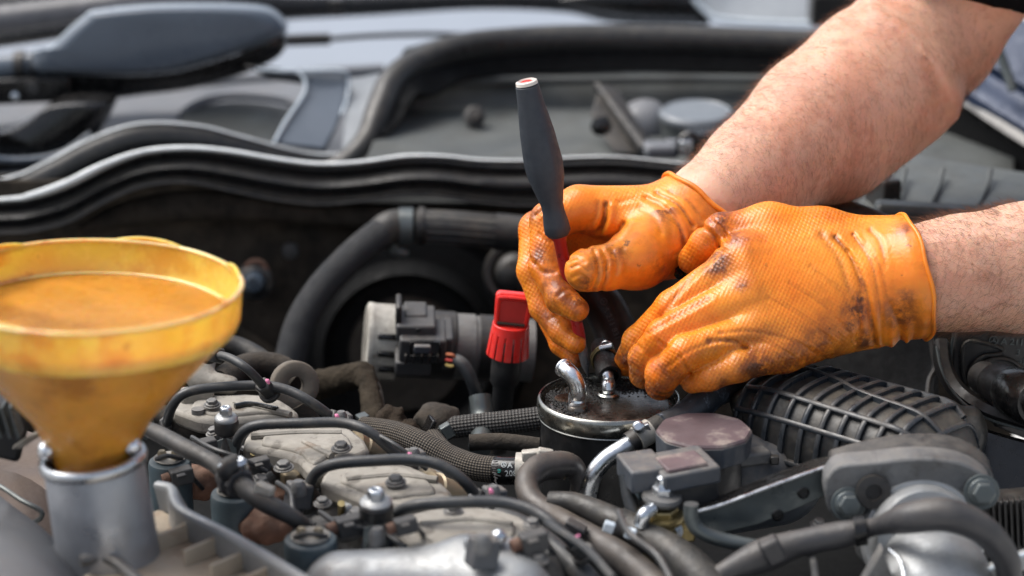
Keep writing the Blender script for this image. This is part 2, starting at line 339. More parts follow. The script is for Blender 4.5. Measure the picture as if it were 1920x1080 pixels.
def glove_mat():
    m = bpy.data.materials.new('orange_nitrile'); m.use_nodes = True; nt = m.node_tree; N = nt.nodes; L = nt.links; b = N['Principled BSDF']
    def math_(op, *v):
        x = N.new('ShaderNodeMath'); x.operation = op
        for i, a in enumerate(v):
            if isinstance(a, (int, float)): x.inputs[i].default_value = a
            else: L.new(a, x.inputs[i])
        return x.outputs[0]
    tc = N.new('ShaderNodeTexCoord')
    def noise(s, det=4, r=.6):
        n = N.new('ShaderNodeTexNoise'); n.inputs['Scale'].default_value = s; n.inputs['Detail'].default_value = det; n.inputs['Roughness'].default_value = r
        L.new(tc.outputs['Object'], n.inputs['Vector']); return n.outputs['Fac']
    def rg(v, a, c, d, e):
        r = N.new('ShaderNodeMapRange'); L.new(v, r.inputs[0])
        for i, x in enumerate((a, c, d, e)): r.inputs[i+1].default_value = x
        return r.outputs[0]
    def mix(f, a, c):
        x = N.new('ShaderNodeMix'); x.data_type = 'RGBA'; L.new(f, x.inputs[0])
        for i, v in ((6, a), (7, c)):
            if isinstance(v, tuple): x.inputs[i].default_value = (*v, 1)
            else: L.new(v, x.inputs[i])
        return x.outputs[2]
    sp = N.new('ShaderNodeSeparateXYZ'); L.new(tc.outputs['Object'], sp.inputs[0]); k = 2*math.pi/.0031
    # the embossed grip lattice runs over the glove in its own plane (x across, z and half y along)
    zz = math_('ADD', sp.outputs[2], math_('MULTIPLY', sp.outputs[1], .35)); nw = math_('MULTIPLY', noise(30, 1), .0018); x0 = math_('ADD', sp.outputs[0], nw)
    xr = math_('ADD', math_('MULTIPLY', x0, .97), math_('MULTIPLY', zz, .26)); zr = math_('SUBTRACT', math_('MULTIPLY', zz, .97), math_('MULTIPLY', x0, .26))
    a = math_('SINE', math_('MULTIPLY', xr, 2*math.pi/.0029)); c = math_('SINE', math_('MULTIPLY', zr, 2*math.pi/.0034))
    lat = math_('MULTIPLY', a, c)
    ga = N.new('ShaderNodeAttribute'); ga.attribute_name = 'grip'; da = N.new('ShaderNodeAttribute'); da.attribute_name = 'dirt'
    g = math_('MULTIPLY', math_('MULTIPLY', ga.outputs['Fac'], rg(noise(20, 2), .36, .56, .35, 1)), lat)
    col = mix(rg(noise(22), .3, .7, 0, 1), S(234, 120, 20), S(251, 160, 52))
    col = mix(math_('MULTIPLY', rg(g, .1, -.9, 0, 1), .36), col, S(206, 92, 16))
    n2 = noise(120, 6, .75); n3 = noise(26, 5, .65)
    dm = math_('MULTIPLY', da.outputs['Fac'], rg(n2, .33, .58, 0, 1)); dm = math_('ADD', dm, math_('MULTIPLY', rg(n3, .5, .68, 0, 1), .42))
    dm = math_('MINIMUM', dm, .82); col = mix(dm, col, S(112, 52, 28))
    sp2 = math_('MULTIPLY', rg(noise(160, 3, .6), .66, .72, 0, 1), rg(noise(32, 3), .5, .6, 0, 1)); sp3 = math_('ADD', math_('MULTIPLY', sp2, .7), math_('MULTIPLY', rg(math_('MULTIPLY', da.outputs['Fac'], n2), .5, .62, 0, 1), .6))
    col = mix(math_('MINIMUM', sp3, .95), col, S(50, 30, 22))
    L.new(col, b.inputs['Base Color']); L.new(rg(noise(45), .3, .7, .26, .44), b.inputs['Roughness'])
    b.inputs['Subsurface Weight'].default_value = .6; b.inputs['Subsurface Radius'].default_value = (1, .4, .1); b.inputs['Subsurface Scale'].default_value = .002
    h = math_('ADD', math_('MULTIPLY', g, .00011), math_('MULTIPLY', noise(120, 4), .0006)); bp = N.new('ShaderNodeBump'); bp.inputs['Distance'].default_value = 1
    L.new(h, bp.inputs['Height']); L.new(bp.outputs[0], b.inputs['Normal']); return m
def funnel_mat():
    m = mat('stained_yellow_plastic', (253, 200, 96), .25, var=.14, vs=26, bump=.2, bs=120, sss=.004, stain=[((206, 132, 36), 24, .52, .55), ((132, 78, 22), 60, .61, .65)])
    b = m.node_tree.nodes['Principled BSDF']; b.inputs['Subsurface Radius'].default_value = (1, .75, .3); b.inputs['Transmission Weight'].default_value = 0; return m
SKIN, GLOVE, FUNNEL = skin_mat(), glove_mat(), funnel_mat()
FUNNEL2 = mat('oil_soaked_plastic', (222, 158, 62), .3, var=.2, vs=24, bump=.15, bs=120, sss=.003, stain=[((150, 88, 20), 18, .52, .6), ((92, 54, 16), 50, .66, .6)])
FUNNEL3 = mat('painted_funnel_highlight', (255, 214, 140), .12, var=.1, bump=.05, coat=.8, sss=.002, stain=[((206, 130, 50), 40, .52, .8)])  # pale glossy colour that paints the funnel's highlight lines
FUNNEL2.node_tree.nodes['Principled BSDF'].inputs['Subsurface Radius'].default_value = (1, .6, .15)

def translucent(m, f, col):                                       # thin plastic lets part of the light through its wall
    nt = m.node_tree; b = nt.nodes['Principled BSDF']; o = nt.nodes['Material Output']; t = nt.nodes.new('ShaderNodeBsdfTranslucent'); x = nt.nodes.new('ShaderNodeMixShader')
    t.inputs[0].default_value = (*S(*col), 1); x.inputs[0].default_value = f; nt.links.new(b.outputs[0], x.inputs[1]); nt.links.new(t.outputs[0], x.inputs[2]); nt.links.new(x.outputs[0], o.inputs[0])
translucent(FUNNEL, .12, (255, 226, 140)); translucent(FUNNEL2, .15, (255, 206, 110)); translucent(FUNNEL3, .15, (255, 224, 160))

# ---------------------------------------------------------------- the mechanic: arms, gloves, shirt
def near(P, px, py, d, rad_px):                                   # soft spot 0..1 round a point
    c = Q(px, py, d); r = M(rad_px, c); return np.exp(-((P-c)**2).sum(-1)/(r*r))
def segdist(P, pts):
    d = None
    for a, b in zip(pts[:-1], pts[1:]):
        e = cone(P, a, b, 0, 0); d = e if d is None else np.minimum(d, e)
    return d
def pxy(P):
    d = P-CAM; w_ = d@FW; return (d@RT)/w_*FPX+960, 540-(d@UP)/w_*FPX, w_
def seg2(u, v, pts):
    d = None; pts = spline([np.array([a, b, 0.]) for a, b in pts], 4) if len(pts) > 2 else np.array([[a, b, 0.] for a, b in pts])
    for a, b in zip(pts[:-1], pts[1:]):
        ab = b-a; t = np.clip(((u-a[0])*ab[0]+(v-a[1])*ab[1])/(ab[0]**2+ab[1]**2), 0, 1); e = np.hypot(u-a[0]-t*ab[0], v-a[1]-t*ab[1])
        d = (e, t) if d is None else (np.minimum(d[0], e), t)
    return d[0]
def creases(P, lst, dmax):
    '''folds in the rubber: each (points, half width px, depth mm); a raised lip runs beside each furrow'''
    u, v, w_ = pxy(P); out = np.zeros(len(P)); m = np.clip((dmax-w_)/.006, 0, 1)
    for pts, wd, am in lst:
        xs, ys_ = [p[0] for p in pts], [p[1] for p in pts]; k = (u > min(xs)-30) & (u < max(xs)+30) & (v > min(ys_)-30) & (v < max(ys_)+30)
        if not k.any(): continue
        e = seg2(u[k], v[k], pts); e2 = seg2(u[k]-wd*1.9, v[k]-wd*.4, pts); out[k] += (am*np.exp(-(e/wd)**2)-am*.55*np.exp(-(e2/(wd*1.3))**2))*.001
    return out*m
ARM_A = [(1290, 405, 1.468, 70), (1320, 392, 1.475, 82), (1420, 325, 1.505, 108), (1535, 232, 1.54, 132), (1640, 148, 1.575, 137), (1742, 62, 1.61, 132), (1810, -60, 1.60, 140), (1950, -500, 1.56, 165), (2100, -760, 1.55, 190)]
ARM_B = [(1655, 530, 1.412, 70), (1700, 522, 1.412, 88), (1740, 519, 1.412, 100), (1800, 512, 1.414, 108), (1920, 502, 1.418, 121), (2150, 480, 1.44, 145), (2420, 440, 1.48, 150), (2600, -100, 1.52, 165), (2850, -640, 1.56, 190)]
TORSO = [(2100, -800, 1.58, 200), (2500, -860, 1.60, 330), (2850, -700, 1.60, 200)]
TOR2 = [(2480, -760, 1.62, 360), (2600, 100, 1.70, 380), (2650, 700, 1.76, 380)]
def sd_body(P):
    a, b = chain(P, ARM_A, .006), chain(P, ARM_B, .005)
    t = smin(chain(P, TORSO, .03), chain(P, TOR2, .05), .05)
    # forearm bulge, elbow fold and the tendon that stands out beside it
    a = smin(a, cone(P, Q(1560, 260, 1.545), Q(1690, 170, 1.57), M(122, Q(1560, 260, 1.54)), M(112, Q(1690, 170, 1.57))), .012)
    a = a+creases(P.reshape(-1, 3), [([(1604, 30), (1650, 58), (1700, 104), (1742, 158), (1770, 212)], 15, 3.6), ([(1618, 22), (1672, 52), (1722, 100), (1756, 156)], 7, 1.8), ([(1636, 10), (1704, 58), (1764, 124), (1794, 180)], 18, -2.6), ([(1570, 90), (1640, 150), (1700, 220)], 34, -2.2)], 1.60).reshape(P.shape[:-1])
    f4 = segdist(P, [Q(1400, 290, 1.41), Q(1520, 250, 1.42), Q(1620, 170, 1.44)]); a = a+.0012*np.exp(-(f4/.014)**2)
    # wrist bones and tendons of the lower arm
    f5 = segdist(P, [Q(1760, 440, 1.38), Q(1920, 430, 1.385)]); b = b-.0012*np.exp(-(f5/.007)**2)
    f6 = segdist(P, [Q(1760, 590, 1.385), Q(1920, 600, 1.38)]); b = b-.0015*np.exp(-(f6/.01)**2)
    return smin(smin(a, t, .03), b, .03) if True else a
lo = np.minimum.reduce([Q(1230, 700, 1.35), Q(2900, -1000, 1.9), Q(1230, 700, 1.9)])-[.0, .08, .02]; 
def arm_geo():
    V1, F1, _ = nets(lambda P: sd_body(P), np.array([.02, -.16, -.16]), np.array([.78, .52, .64]), .004)
    return V1, F1, None
person = obj('person', arm_geo(), SKIN, label='mechanic in a black shirt reaching in from the right with bare forearms and orange gloves', cat='person', ang=180)
def hair(name, spec, parent, n_seed):
    """spec: (arm chain points index range, count, length, radius, lift)"""
    V = []; F = []
    r = np.random.default_rng(n_seed); org = np.array(parent['_w'])
    me = parent.data; n = len(me.vertices); co = np.zeros(n*3); me.vertices.foreach_get('co', co); co = co.reshape(-1, 3)+org
    no = np.zeros(n*3); me.vertices.foreach_get('normal', no); no = no.reshape(-1, 3)
    for (A, i0, i1, cnt, ln, rad, up_bias) in spec:
        a, b = Q(*A[i0][:3]), Q(*A[i1][:3]); ab = b-a; t = ((co-a)@ab)/(ab@ab); dd = np.linalg.norm(co-(a+t[:, None]*ab), axis=1)
        cand = np.where((t > 0.02) & (t < 1) & (dd < .055) & (no@(-FW) > -.5))[0]
        if len(cand) == 0: continue
        for k in r.choice(cand, cnt):
            p = co[k]+r.normal(0, .0012, 3)*.8; nn = no[k]; ax = -nrm(ab); side = np.cross(nn, ax)
            d = nrm(ax*r.uniform(.2, 1)+side*r.normal(.3, .5)+nn*r.uniform(.25, .6)+np.array([0, 0, up_bias])*.3); l = ln*r.uniform(.4, 1.2)
            c2 = side*r.normal(0, .25)-nn*.25; e1 = np.cross(d, nn); e1 /= np.linalg.norm(e1)+1e-9; e2 = np.cross(d, e1); b = len(V)
            for j in range(4):
                q = p+d*l*j/3+c2*l*(j/3)**2; w_ = rad*(1-.75*j/3)
                V += [q+e1*w_, q-e1*w_*.5+e2*w_*.87, q-e1*w_*.5-e2*w_*.87]
            for j in range(3):
                for m in range(3): F.append((b+j*3+m, b+j*3+(m+1) % 3, b+j*3+3+(m+1) % 3, b+j*3+3+m))
    return obj(name, (V, F, None), HAIR, parent, kind='stuff', ang=180)
HAIR = mat('arm_hair', (112, 78, 58), .5, var=.2, bump=0)
hair('arm_hair', [(ARM_B, 1, 4, 5200, .0085, .00006, .4), (ARM_A, 1, 3, 6500, .009, .000055, .2), (ARM_A, 3, 5, 5000, .009, .000055, .2)], person, 3)

def ripples(P, a, b, amp, wl, wid, phase=0, wob=0):               # folds that ring the line a-b, strongest near its middle
    a, b = np.asarray(a), np.asarray(b); u = nrm(b-a); L = np.linalg.norm(b-a); s = (P-a)@u/L
    m = np.exp(-((s-.5)/.45)**4)*np.exp(-(segdist(P, [a, b])/wid)**4)
    w_ = wob*np.sin(P[..., 2]*160+P[..., 0]*70)
    return amp*m*np.sin(2*math.pi*(s*L+w_)/wl+phase)
LEFT_CREASES = [([(1566, 446), (1600, 486), (1622, 540), (1634, 600), (1640, 640)], 6, 1.7), ([(1600, 440), (1632, 490), (1648, 560), (1653, 640)], 4, 1.2), ([(1622, 460), (1650, 500), (1664, 560)], 5, .8),
    ([(1540, 440), (1575, 490), (1592, 550)], 7, .7), ([(1632, 432), (1650, 452), (1660, 500)], 5, 1.1), ([(1600, 560), (1612, 610), (1606, 640)], 4, 1.2), ([(1668, 570), (1684, 600), (1690, 640)], 6, .9), ([(1590, 470), (1612, 530), (1618, 590)], 3.5, .8),
    ([(1350, 625), (1420, 622), (1500, 645), (1560, 680)], 4.5, .9), ([(1360, 640), (1430, 642), (1490, 668)], 4, .7), ([(1440, 560), (1500, 590), (1560, 640)], 5, .5), ([(1480, 530), (1540, 570), (1590, 620)], 4, .45), ([(1520, 500), (1570, 540), (1600, 580)], 5, .5),
    ([(1330, 640), (1372, 640), (1400, 652)], 6, 1.6), ([(1318, 425), (1338, 440), (1350, 462)], 5, 1.6), ([(1334, 412), (1352, 428), (1366, 448)], 4.5, 1.2), ([(1360, 470), (1330, 490), (1290, 530), (1240, 590)], 5, .8), ([(1215, 625), (1260, 600), (1330, 560)], 5, .9),
    ([(1250, 690), (1300, 655), (1350, 640)], 4, .6), ([(1236, 640), (1252, 652)], 4, .8), ([(1275, 668), (1290, 690)], 4, .9), ([(1280, 680), (1296, 700)], 3.5, .7), ([(1190, 640), (1204, 655)], 4, .8)]
RIGHT_CREASES = [([(1136, 384), (1133, 412), (1120, 438), (1100, 462)], 6, 2.4), ([(1122, 380), (1118, 404), (1104, 424)], 5, .7), ([(1170, 420), (1150, 446), (1118, 462)], 6, 1.5),
    ([(1113, 468), (1121, 490), (1122, 515), (1112, 540)], 4, 1.3), ([(1128, 466), (1138, 486), (1138, 505)], 3.5, 1.2), ([(1134, 500), (1136, 520), (1128, 540)], 4, 1.0), ([(1148, 470), (1158, 490), (1155, 512)], 4, .9), ([(1168, 468), (1182, 484)], 4, .7),
    ([(1068, 488), (1082, 484), (1096, 492)], 4, 1.2), ([(1072, 502), (1088, 498), (1104, 508)], 3.6, 1.3), ([(1074, 520), (1090, 516), (1100, 524)], 3.6, 1.0), ([(1212, 372), (1250, 392), (1276, 430), (1284, 470)], 6, 1.4), ([(1232, 362), (1272, 384), (1300, 424)], 4.5, 1.6),
    ([(1256, 358), (1290, 376), (1318, 412)], 5, 1.0), ([(1200, 388), (1226, 406), (1240, 436)], 6, .6), ([(1262, 480), (1286, 460), (1300, 440)], 4, .8), ([(1160, 380), (1200, 372), (1240, 378)], 5, .6),
    ([(1012, 440), (1028, 452), (1050, 452)], 4.5, 1.0), ([(1004, 496), (1018, 510), (1040, 512)], 4.5, 1.0), ([(1046, 556), (1060, 545), (1078, 548)], 4, .8), ([(985, 470), (998, 490), (1010, 496)], 4, .8), ([(1006, 404), (1016, 396), (1026, 380)], 4.5, 1.6), ([(1030, 600), (1046, 592)], 4, .7)]
def sd_left_glove(P):                                             # the hand that lies flat on the filter
    W = [(1700, 518, 1.412), (1650, 530, 1.412)]
    palm = None
    for ch in ([(1700, 500, 1.414, 84), (1648, 488, 1.416, 62), (1395, 484, 1.402, 45)], [(1700, 520, 1.412, 98), (1650, 530, 1.412, 70), (1405, 545, 1.395, 48)],
               [(1700, 535, 1.412, 92), (1648, 560, 1.412, 66), (1425, 612, 1.39, 46)], [(1648, 580, 1.414, 54), (1470, 655, 1.388, 38)],
               [(1648, 480, 1.425, 56), (1540, 445, 1.425, 50), (1440, 424, 1.418, 40)]):
        d = chain(P, ch, .008); palm = d if palm is None else smin(palm, d, .016)
    palm = smin(palm, cone(P, Q(1480, 560, 1.43), Q(1420, 600, 1.425), .016, .014), .01)
    fs = [chain(P, c, .0035) for c in (
        [(1398, 486, 1.402, 43), (1262, 577, 1.396, 33), (1196, 640, 1.415, 28), (1173, 682, 1.436, 24)],
        [(1402, 550, 1.392, 43), (1245, 630, 1.382, 33), (1209, 672, 1.396, 30), (1206, 702, 1.412, 27)],
        [(1428, 615, 1.388, 41), (1285, 662, 1.372, 33), (1243, 702, 1.382, 32), (1238, 722, 1.395, 29)],
        [(1472, 658, 1.386, 36), (1385, 686, 1.374, 29), (1330, 706, 1.376, 26), (1298, 716, 1.382, 22)],
        [(1445, 424, 1.418, 40), (1352, 431, 1.414, 31), (1322, 458, 1.42, 29), (1296, 488, 1.43, 26)])]
    d = None
    for f in fs:
        e = smin(palm, f, .009); d = e if d is None else smin(d, e, .0016)
    # knuckle hollows, then the pulled folds at the wrist
    for c in ((1372, 520, 1.375), (1390, 585, 1.367), (1425, 640, 1.365)): d = d+.0016*near(P, *c, 34)
    for c in ((1396, 480, 1.375), (1402, 548, 1.366), (1430, 612, 1.362)): d = d-.0012*near(P, *c, 36)
    d = d+creases(P, LEFT_CREASES, 1.425)
    d = d+ripples(P, Q(1700, 640, 1.41), Q(1740, 640, 1.41), .0012, .0075, .022)
    # rippled lower hem
    bx = (P-CAM)@RT/((P-CAM)@FW)*FPX+960; by = 540-(P-CAM)@UP/((P-CAM)@FW)*FPX
    d = d+.0011*np.sin(bx/30*2*math.pi)*np.clip((by-585)/45, 0, 1)*np.clip((bx-1640)/30, 0, 1)
    ax = nrm(Q(1920, 502, 1.418)-Q(1655, 530, 1.412)); cutp = Q(1717, 522, 1.412)
    tilt = nrm(ax+UP*.10)
    d = smin(d, cone(P, Q(1660, 528, 1.412), Q(1790, 516, 1.412), M(98, cutp), M(113, cutp)), .006)
    e = (P-cutp)@tilt
    return np.maximum(d, e)
def sd_right_glove(P):                                            # the hand that holds the screwdriver
    palm = None
    for ch in ([(1325, 398, 1.475, 80), (1270, 410, 1.468, 60), (1085, 392, 1.462, 42)], [(1325, 398, 1.475, 80), (1270, 412, 1.485, 60), (1065, 410, 1.49, 42)],
               [(1325, 398, 1.475, 80), (1250, 450, 1.458, 66), (1195, 482, 1.432, 56)], [(1250, 450, 1.49, 60), (1100, 460, 1.51, 50)]):
        d = chain(P, ch, .008); palm = d if palm is None else smin(palm, d, .014)
    fs = [chain(P, c, .0035) for c in (
        [(1088, 390, 1.46, 40), (1030, 415, 1.452, 36), (1026, 500, 1.446, 34), (1052, 560, 1.434, 28), (1082, 580, 1.428, 23)],
        [(1060, 410, 1.49, 40), (1008, 430, 1.476, 34), (997, 508, 1.466, 27), (1018, 578, 1.462, 24), (1054, 622, 1.452, 23), (1079, 644, 1.446, 20)],
        [(1050, 430, 1.50, 38), (1012, 470, 1.49, 28), (1015, 570, 1.478, 22), (1052, 645, 1.468, 20), (1079, 676, 1.463, 16)],
        [(1060, 450, 1.52, 36), (1030, 500, 1.51, 28), (1040, 590, 1.50, 22), (1068, 622, 1.49, 20)],
        [(1195, 482, 1.432, 55), (1140, 500, 1.418, 43), (1106, 505, 1.410, 40), (1097, 508, 1.408, 37)])]
    d = None
    for i, f in enumerate(fs):
        e = smin(palm, f, .010 if i == 4 else .006); d = e if d is None else smin(d, e, .0014)
    # hollow of the web between thumb and forefinger, with the crease that leaves it
    d = d+.0085*near(P, 1098, 446, 1.432, 28)+.006*near(P, 1075, 452, 1.44, 22)
    d = d+creases(P, RIGHT_CREASES, 1.46)
    d = d-.003*near(P, 1088, 505, 1.398, 30)+.0016*near(P, 1126, 500, 1.40, 16)
    cutp = Q(1327, 396, 1.472); ax = nrm(Q(1535, 232, 1.54)-Q(1320, 392, 1.475))
    tilt = nrm(ax*.8+RT*.15+UP*.38-FW*.32)
    d = smin(d, cone(P, Q(1285, 408, 1.468), Q(1345, 375, 1.48), M(76, cutp), M(94, cutp)), .006)
    return np.maximum(d, (P-cutp)@tilt)
def glove(fn, lo, hi, vox, dirt, nogrip, folds=()):
    V, F, _ = nets(fn, lo, hi, vox); g = np.ones(len(V)); dd = np.zeros(len(V))
    for s in nogrip: g *= 1-np.clip(near(V, *s)*1.6, 0, 1)
    u, v, w_ = pxy(V)
    for x, y, dm, r_, a in dirt: dd = np.maximum(dd, a*1.18*np.exp(-((u-x)**2+(v-y)**2)/(r_*r_))*(w_ < dm+.03))
    dd = np.maximum(dd, np.clip(creases(V, folds, 1.46)*620, 0, .8)); return (V, F, None), {'grip': g, 'dirt': dd}
g, at = glove(sd_left_glove, [-.016, -.11, -.03], [.23, .10, .13], .0009,
    [(1170, 680, 1.42, 45, .8), (1238, 745, 1.38, 40, .9), (1205, 730, 1.40, 30, .8), (1350, 410, 1.39, 40, .9), (1345, 495, 1.375, 30, 1.1), (1390, 535, 1.36, 12, 1.1), (1606, 585, 1.37, 26, 1.15), (1612, 560, 1.37, 14, 1.1), (1620, 640, 1.37, 30, .9), (1425, 700, 1.37, 40, 1.2), (1350, 725, 1.36, 30, .8),
     (1690, 590, 1.37, 38, .9), (1700, 560, 1.37, 20, .8), (1540, 665, 1.38, 60, .8), (1480, 690, 1.37, 40, .8), (1240, 690, 1.365, 25, .75), (1700, 430, 1.39, 22, .7), (1596, 610, 1.37, 16, 1.0), (1270, 720, 1.37, 40, .6), (1375, 445, 1.39, 30, .7)],
    [(1760, 520, 1.39, 115), (1700, 420, 1.39, 70), (1690, 620, 1.39, 90), (1640, 430, 1.39, 40)], LEFT_CREASES)
gl_b = obj('glove', g, GLOVE, person, label='orange glove on the hand pressed flat against the filter', ang=180, attrs=at)
g, at = glove(sd_right_glove, [-.075, -.05, -.01], [.095, .14, .15], .0009,
    [(1012, 480, 1.43, 26, .9), (1048, 545, 1.42, 35, .85), (1083, 560, 1.42, 26, 1.0), (1100, 535, 1.39, 22, .9), (1245, 395, 1.41, 26, .9), (1150, 470, 1.39, 30, .8), (1120, 495, 1.39, 18, .9), (1095, 450, 1.43, 28, .9), (1085, 620, 1.44, 26, .7), (1020, 590, 1.44, 34, .6), (1235, 500, 1.40, 30, .5), (1000, 400, 1.45, 24, .7), (1160, 400, 1.41, 30, .45), (1340, 400, 1.42, 30, .4), (1085, 680, 1.44, 20, .6), (1030, 510, 1.42, 14, .9)],
    [(1130, 500, 1.41, 85), (1230, 480, 1.41, 95), (1310, 420, 1.44, 85), (1250, 380, 1.43, 60), (1050, 520, 1.43, 45), (1180, 430, 1.42, 60), (1100, 430, 1.44, 35)], RIGHT_CREASES)
gl_a = obj('glove', g, GLOVE, person, label='orange glove on the hand that grips the screwdriver', ang=180, attrs=at)
def ring_on(parent, fn, c, nrm_, r0, r_t, seg=90, wob=0):         # the rolled bead that closes a cuff, laid on the glove's own edge
    n = nrm(nrm_); u = nrm(np.cross(n, UP)); v = np.cross(n, u); pts = []
    for k in range(seg):
        a = 2*math.pi*k/seg; dr = u*math.cos(a)+v*math.sin(a); lo_, hi_ = 0, .07; c2 = c-n*.0012
        for _ in range(18):
            mid = (lo_+hi_)/2
            if fn((c2+dr*mid)[None])[0] < 0: lo_ = mid
            else: hi_ = mid
        pts.append(c2+dr*(lo_+r_t*.15)+n*(.001+.0006*math.sin(a*7)*wob))
    T = np.array(pts); V = []; U = []; F = []
    for i, p in enumerate(T):
        t = nrm(T[(i+1) % seg]-T[i-1]); e = nrm(np.cross(t, n)); 
        for j in range(8): b = 2*math.pi*j/8; V.append(p+(e*math.cos(b)+n*math.sin(b))*r_t); U.append((0, 0))
    for i in range(seg):
        for j in range(8): F.append((i*8+j, i*8+(j+1) % 8, ((i+1) % seg)*8+(j+1) % 8, ((i+1) % seg)*8+j))
    return obj('cuff_bead', (V, F, U), GLOVE, parent, ang=180)
ax = nrm(Q(1920, 502, 1.418)-Q(1655, 530, 1.412)); ring_on(gl_b, sd_left_glove, Q(1717, 522, 1.412), nrm(ax+UP*.10), .03, .0013, wob=1)
ax = nrm(Q(1535, 232, 1.54)-Q(1320, 392, 1.475)); ring_on(gl_a, sd_right_glove, Q(1327, 396, 1.472), nrm(ax*.8+RT*.15+UP*.38-FW*.32), .03, .0016, wob=1)
# the shirt: a short sleeve and the body of the shirt, outside the frame except for the sleeve's hem
def sd_shirt(P):
    A2 = [(1780, 20, 1.602, 158), (1950, -500, 1.56, 185), (2100, -760, 1.55, 205)]; B2 = [(2590, -60, 1.52, 185), (2850, -640, 1.56, 210)]
    d = smin(chain(P, A2, .02), chain(P, B2, .02), .02); t = smin(chain(P, [(*q[:3], q[3]+20) for q in TORSO], .03), chain(P, [(*q[:3], q[3]+20) for q in TOR2], .05), .05)
    d = smin(d, t, .03)+.002*np.sin(P[..., 2]*90+P[..., 0]*60)
    n = nrm(Q(1803, -58, 1.602)-Q(1950, -500, 1.56)); n2 = nrm(Q(2590, -60, 1.52)-Q(2850, -640, 1.56))
    m = ((P-Q(1806, -17, 1.60))@nrm(n)); d = np.where(P[..., 0] < .34, np.maximum(d, m), d)
    return d
obj('shirt', nets(sd_shirt, np.array([.12, -.2, -.2]), np.array([.82, .56, .68]), .007), MT['cloth'], person, ang=180)

# ---------------------------------------------------------------- the screwdriver in the hand
sA, sB = Q(988, 158, 1.395), Q(1103, 708, 1.4545); sx = nrm(sB-sA); SL = np.linalg.norm(sB-sA)
def al(py): return SL*(py-158)/(708-158)
t = thing('screwdriver', sB, 'small pointed screwdriver with grey rubber handle and red shaft held over the filter', 'screwdriver')
R_ = lambda px: px*1.42/FPX
obj('handle', lathe([(R_(17), 0), (R_(22), .001), (R_(24), al(185)), (R_(31), al(245)), (R_(35), al(300)), (R_(33), al(325)), (R_(26), al(358)), (R_(21), al(378)), (R_(21), al(392)), (R_(24), al(412)), (R_(25), al(428)), (R_(19), al(436)), (1e-6, al(436))], sA, sx, 40,
     mod=lambda a, h: 1+.045*(max(0, math.cos(a*6)))*(1 if al(200) < h < al(330) else 0)), MT['handle'], t, ang=50)
obj('grip_facet', join(*[tube([sA+sx*al(315)+n_*R_(28), sA+sx*al(352)+n_*R_(24)], R_(2.2), 6) for n_ in [nrm(np.cross(sx, (math.cos(q), math.sin(q), .1))) for q in np.linspace(0, 6.28, 12, endpoint=False)]]), MT['handle'], t)
cp = obj('end_cap', lathe([(R_(21), 0), (R_(20), -.0018), (R_(16), -.0024), (R_(14), -.0014), (1e-6, -.0012)], sA, sx, 30), mat('clear_cap', (214, 206, 196), .2, var=.1, bump=0), t)
obj('red_core', lathe([(R_(12), -.0016), (R_(9), -.0019), (R_(9), -.001), (R_(12), -.001)], sA, sx, 24), MT['red'], t)
obj('shaft', lathe([(R_(15), al(434)), (R_(15), al(440)), (R_(12), al(444)), (R_(11), al(596)), (R_(11.5), al(626)), (R_(10), al(640)), (R_(8), al(643)), (1e-6, al(643))], sA, sx, 20), MT['redshaft'], t)
obj('blade', lathe([(R_(9), al(640)), (R_(10), al(654)), (R_(8.5), al(682)), (R_(1), al(707)), (1e-6, al(708))], sA, sx, 12), MT['blade'], t)

# ---------------------------------------------------------------- the car behind: windscreen, wipers, cowl, seals, bulkhead
def px(rp, y=.4, at=(960, 300)): return M(rp, Y(at[0], at[1], y))
def sheet(name, rows, mt, thick=(0, .004, -.003), **k): return obj(name, loft(rows, 8, thick=thick), mt, **k)
obj('floor', box((0, 2, -.9), (30, 30, .1)), MT['groundm'], kind='structure')
sheet('windscreen', [[Y(-500, 290, .78), Y(600, 262, .80), Y(1900, 300, .80)], [Y(-500, 40, .98), Y(600, 20, 1.0), Y(1900, 40, 1.0)], [Y(-500, -420, 1.42), Y(600, -470, 1.46), Y(1900, -420, 1.42)]], MT['glass'], label='windscreen glass with its sky reflection painted in pale grey, sloping up behind the wipers', cat='windscreen')
# band of black frit and cowl lip under the glass
cw = thing('windscreen_cowl', Y(300, 260, .66), 'grey plastic cowl panel under the windscreen behind the wavy seal', 'cowl panel')
obj('panel', loft([[Y(-300, 420, .46), Y(0, 380, .47), Y(300, 330, .48), Y(640, 350, .50), Y(760, 330, .54)], [Y(-300, 250, .60), Y(0, 235, .61), Y(300, 205, .62), Y(560, 190, .64), Y(720, 190, .66)],
     [Y(-300, 190, .70), Y(0, 182, .70), Y(300, 162, .72), Y(560, 140, .73), Y(790, 130, .75)]], 8, thick=(0, .01, -.012)), MT['cowl'], cw)
obj('lip', tube([Y(-300, 196, .69), Y(0, 190, .69), Y(150, 180, .70), Y(330, 160, .71), Y(560, 142, .72), Y(720, 132, .73)], .006, 10), MT['cowl'], cw)
obj('recess_rim', tube([Y(330, 225, .60), Y(370, 195, .61), Y(440, 180, .62), Y(530, 188, .62), Y(570, 205, .61)], .0035, 8), MT['cowl'], cw)
obj('recess', loft([[Y(340, 250, .56), Y(450, 290, .54), Y(560, 270, .56)], [Y(340, 205, .605), Y(450, 190, .61), Y(560, 205, .605)]], 6, thick=(0, .004, -.004)), MT['bulk'], cw)
br = thing('cowl_bracket', Y(590, 275, .50), 'grey angled bracket standing between wiper motor cover and black arch seal', 'bracket')
obj('plate', prism(ys([(560, 133, .56), (640, 134, .56), (652, 150, .56), (650, 185, .55), (630, 235, .52), (608, 280, .50), (512, 268, .50), (535, 228, .52), (572, 172, .55)]), (.0, .010, -.006)), MT['wiper'], br, bev=.002)
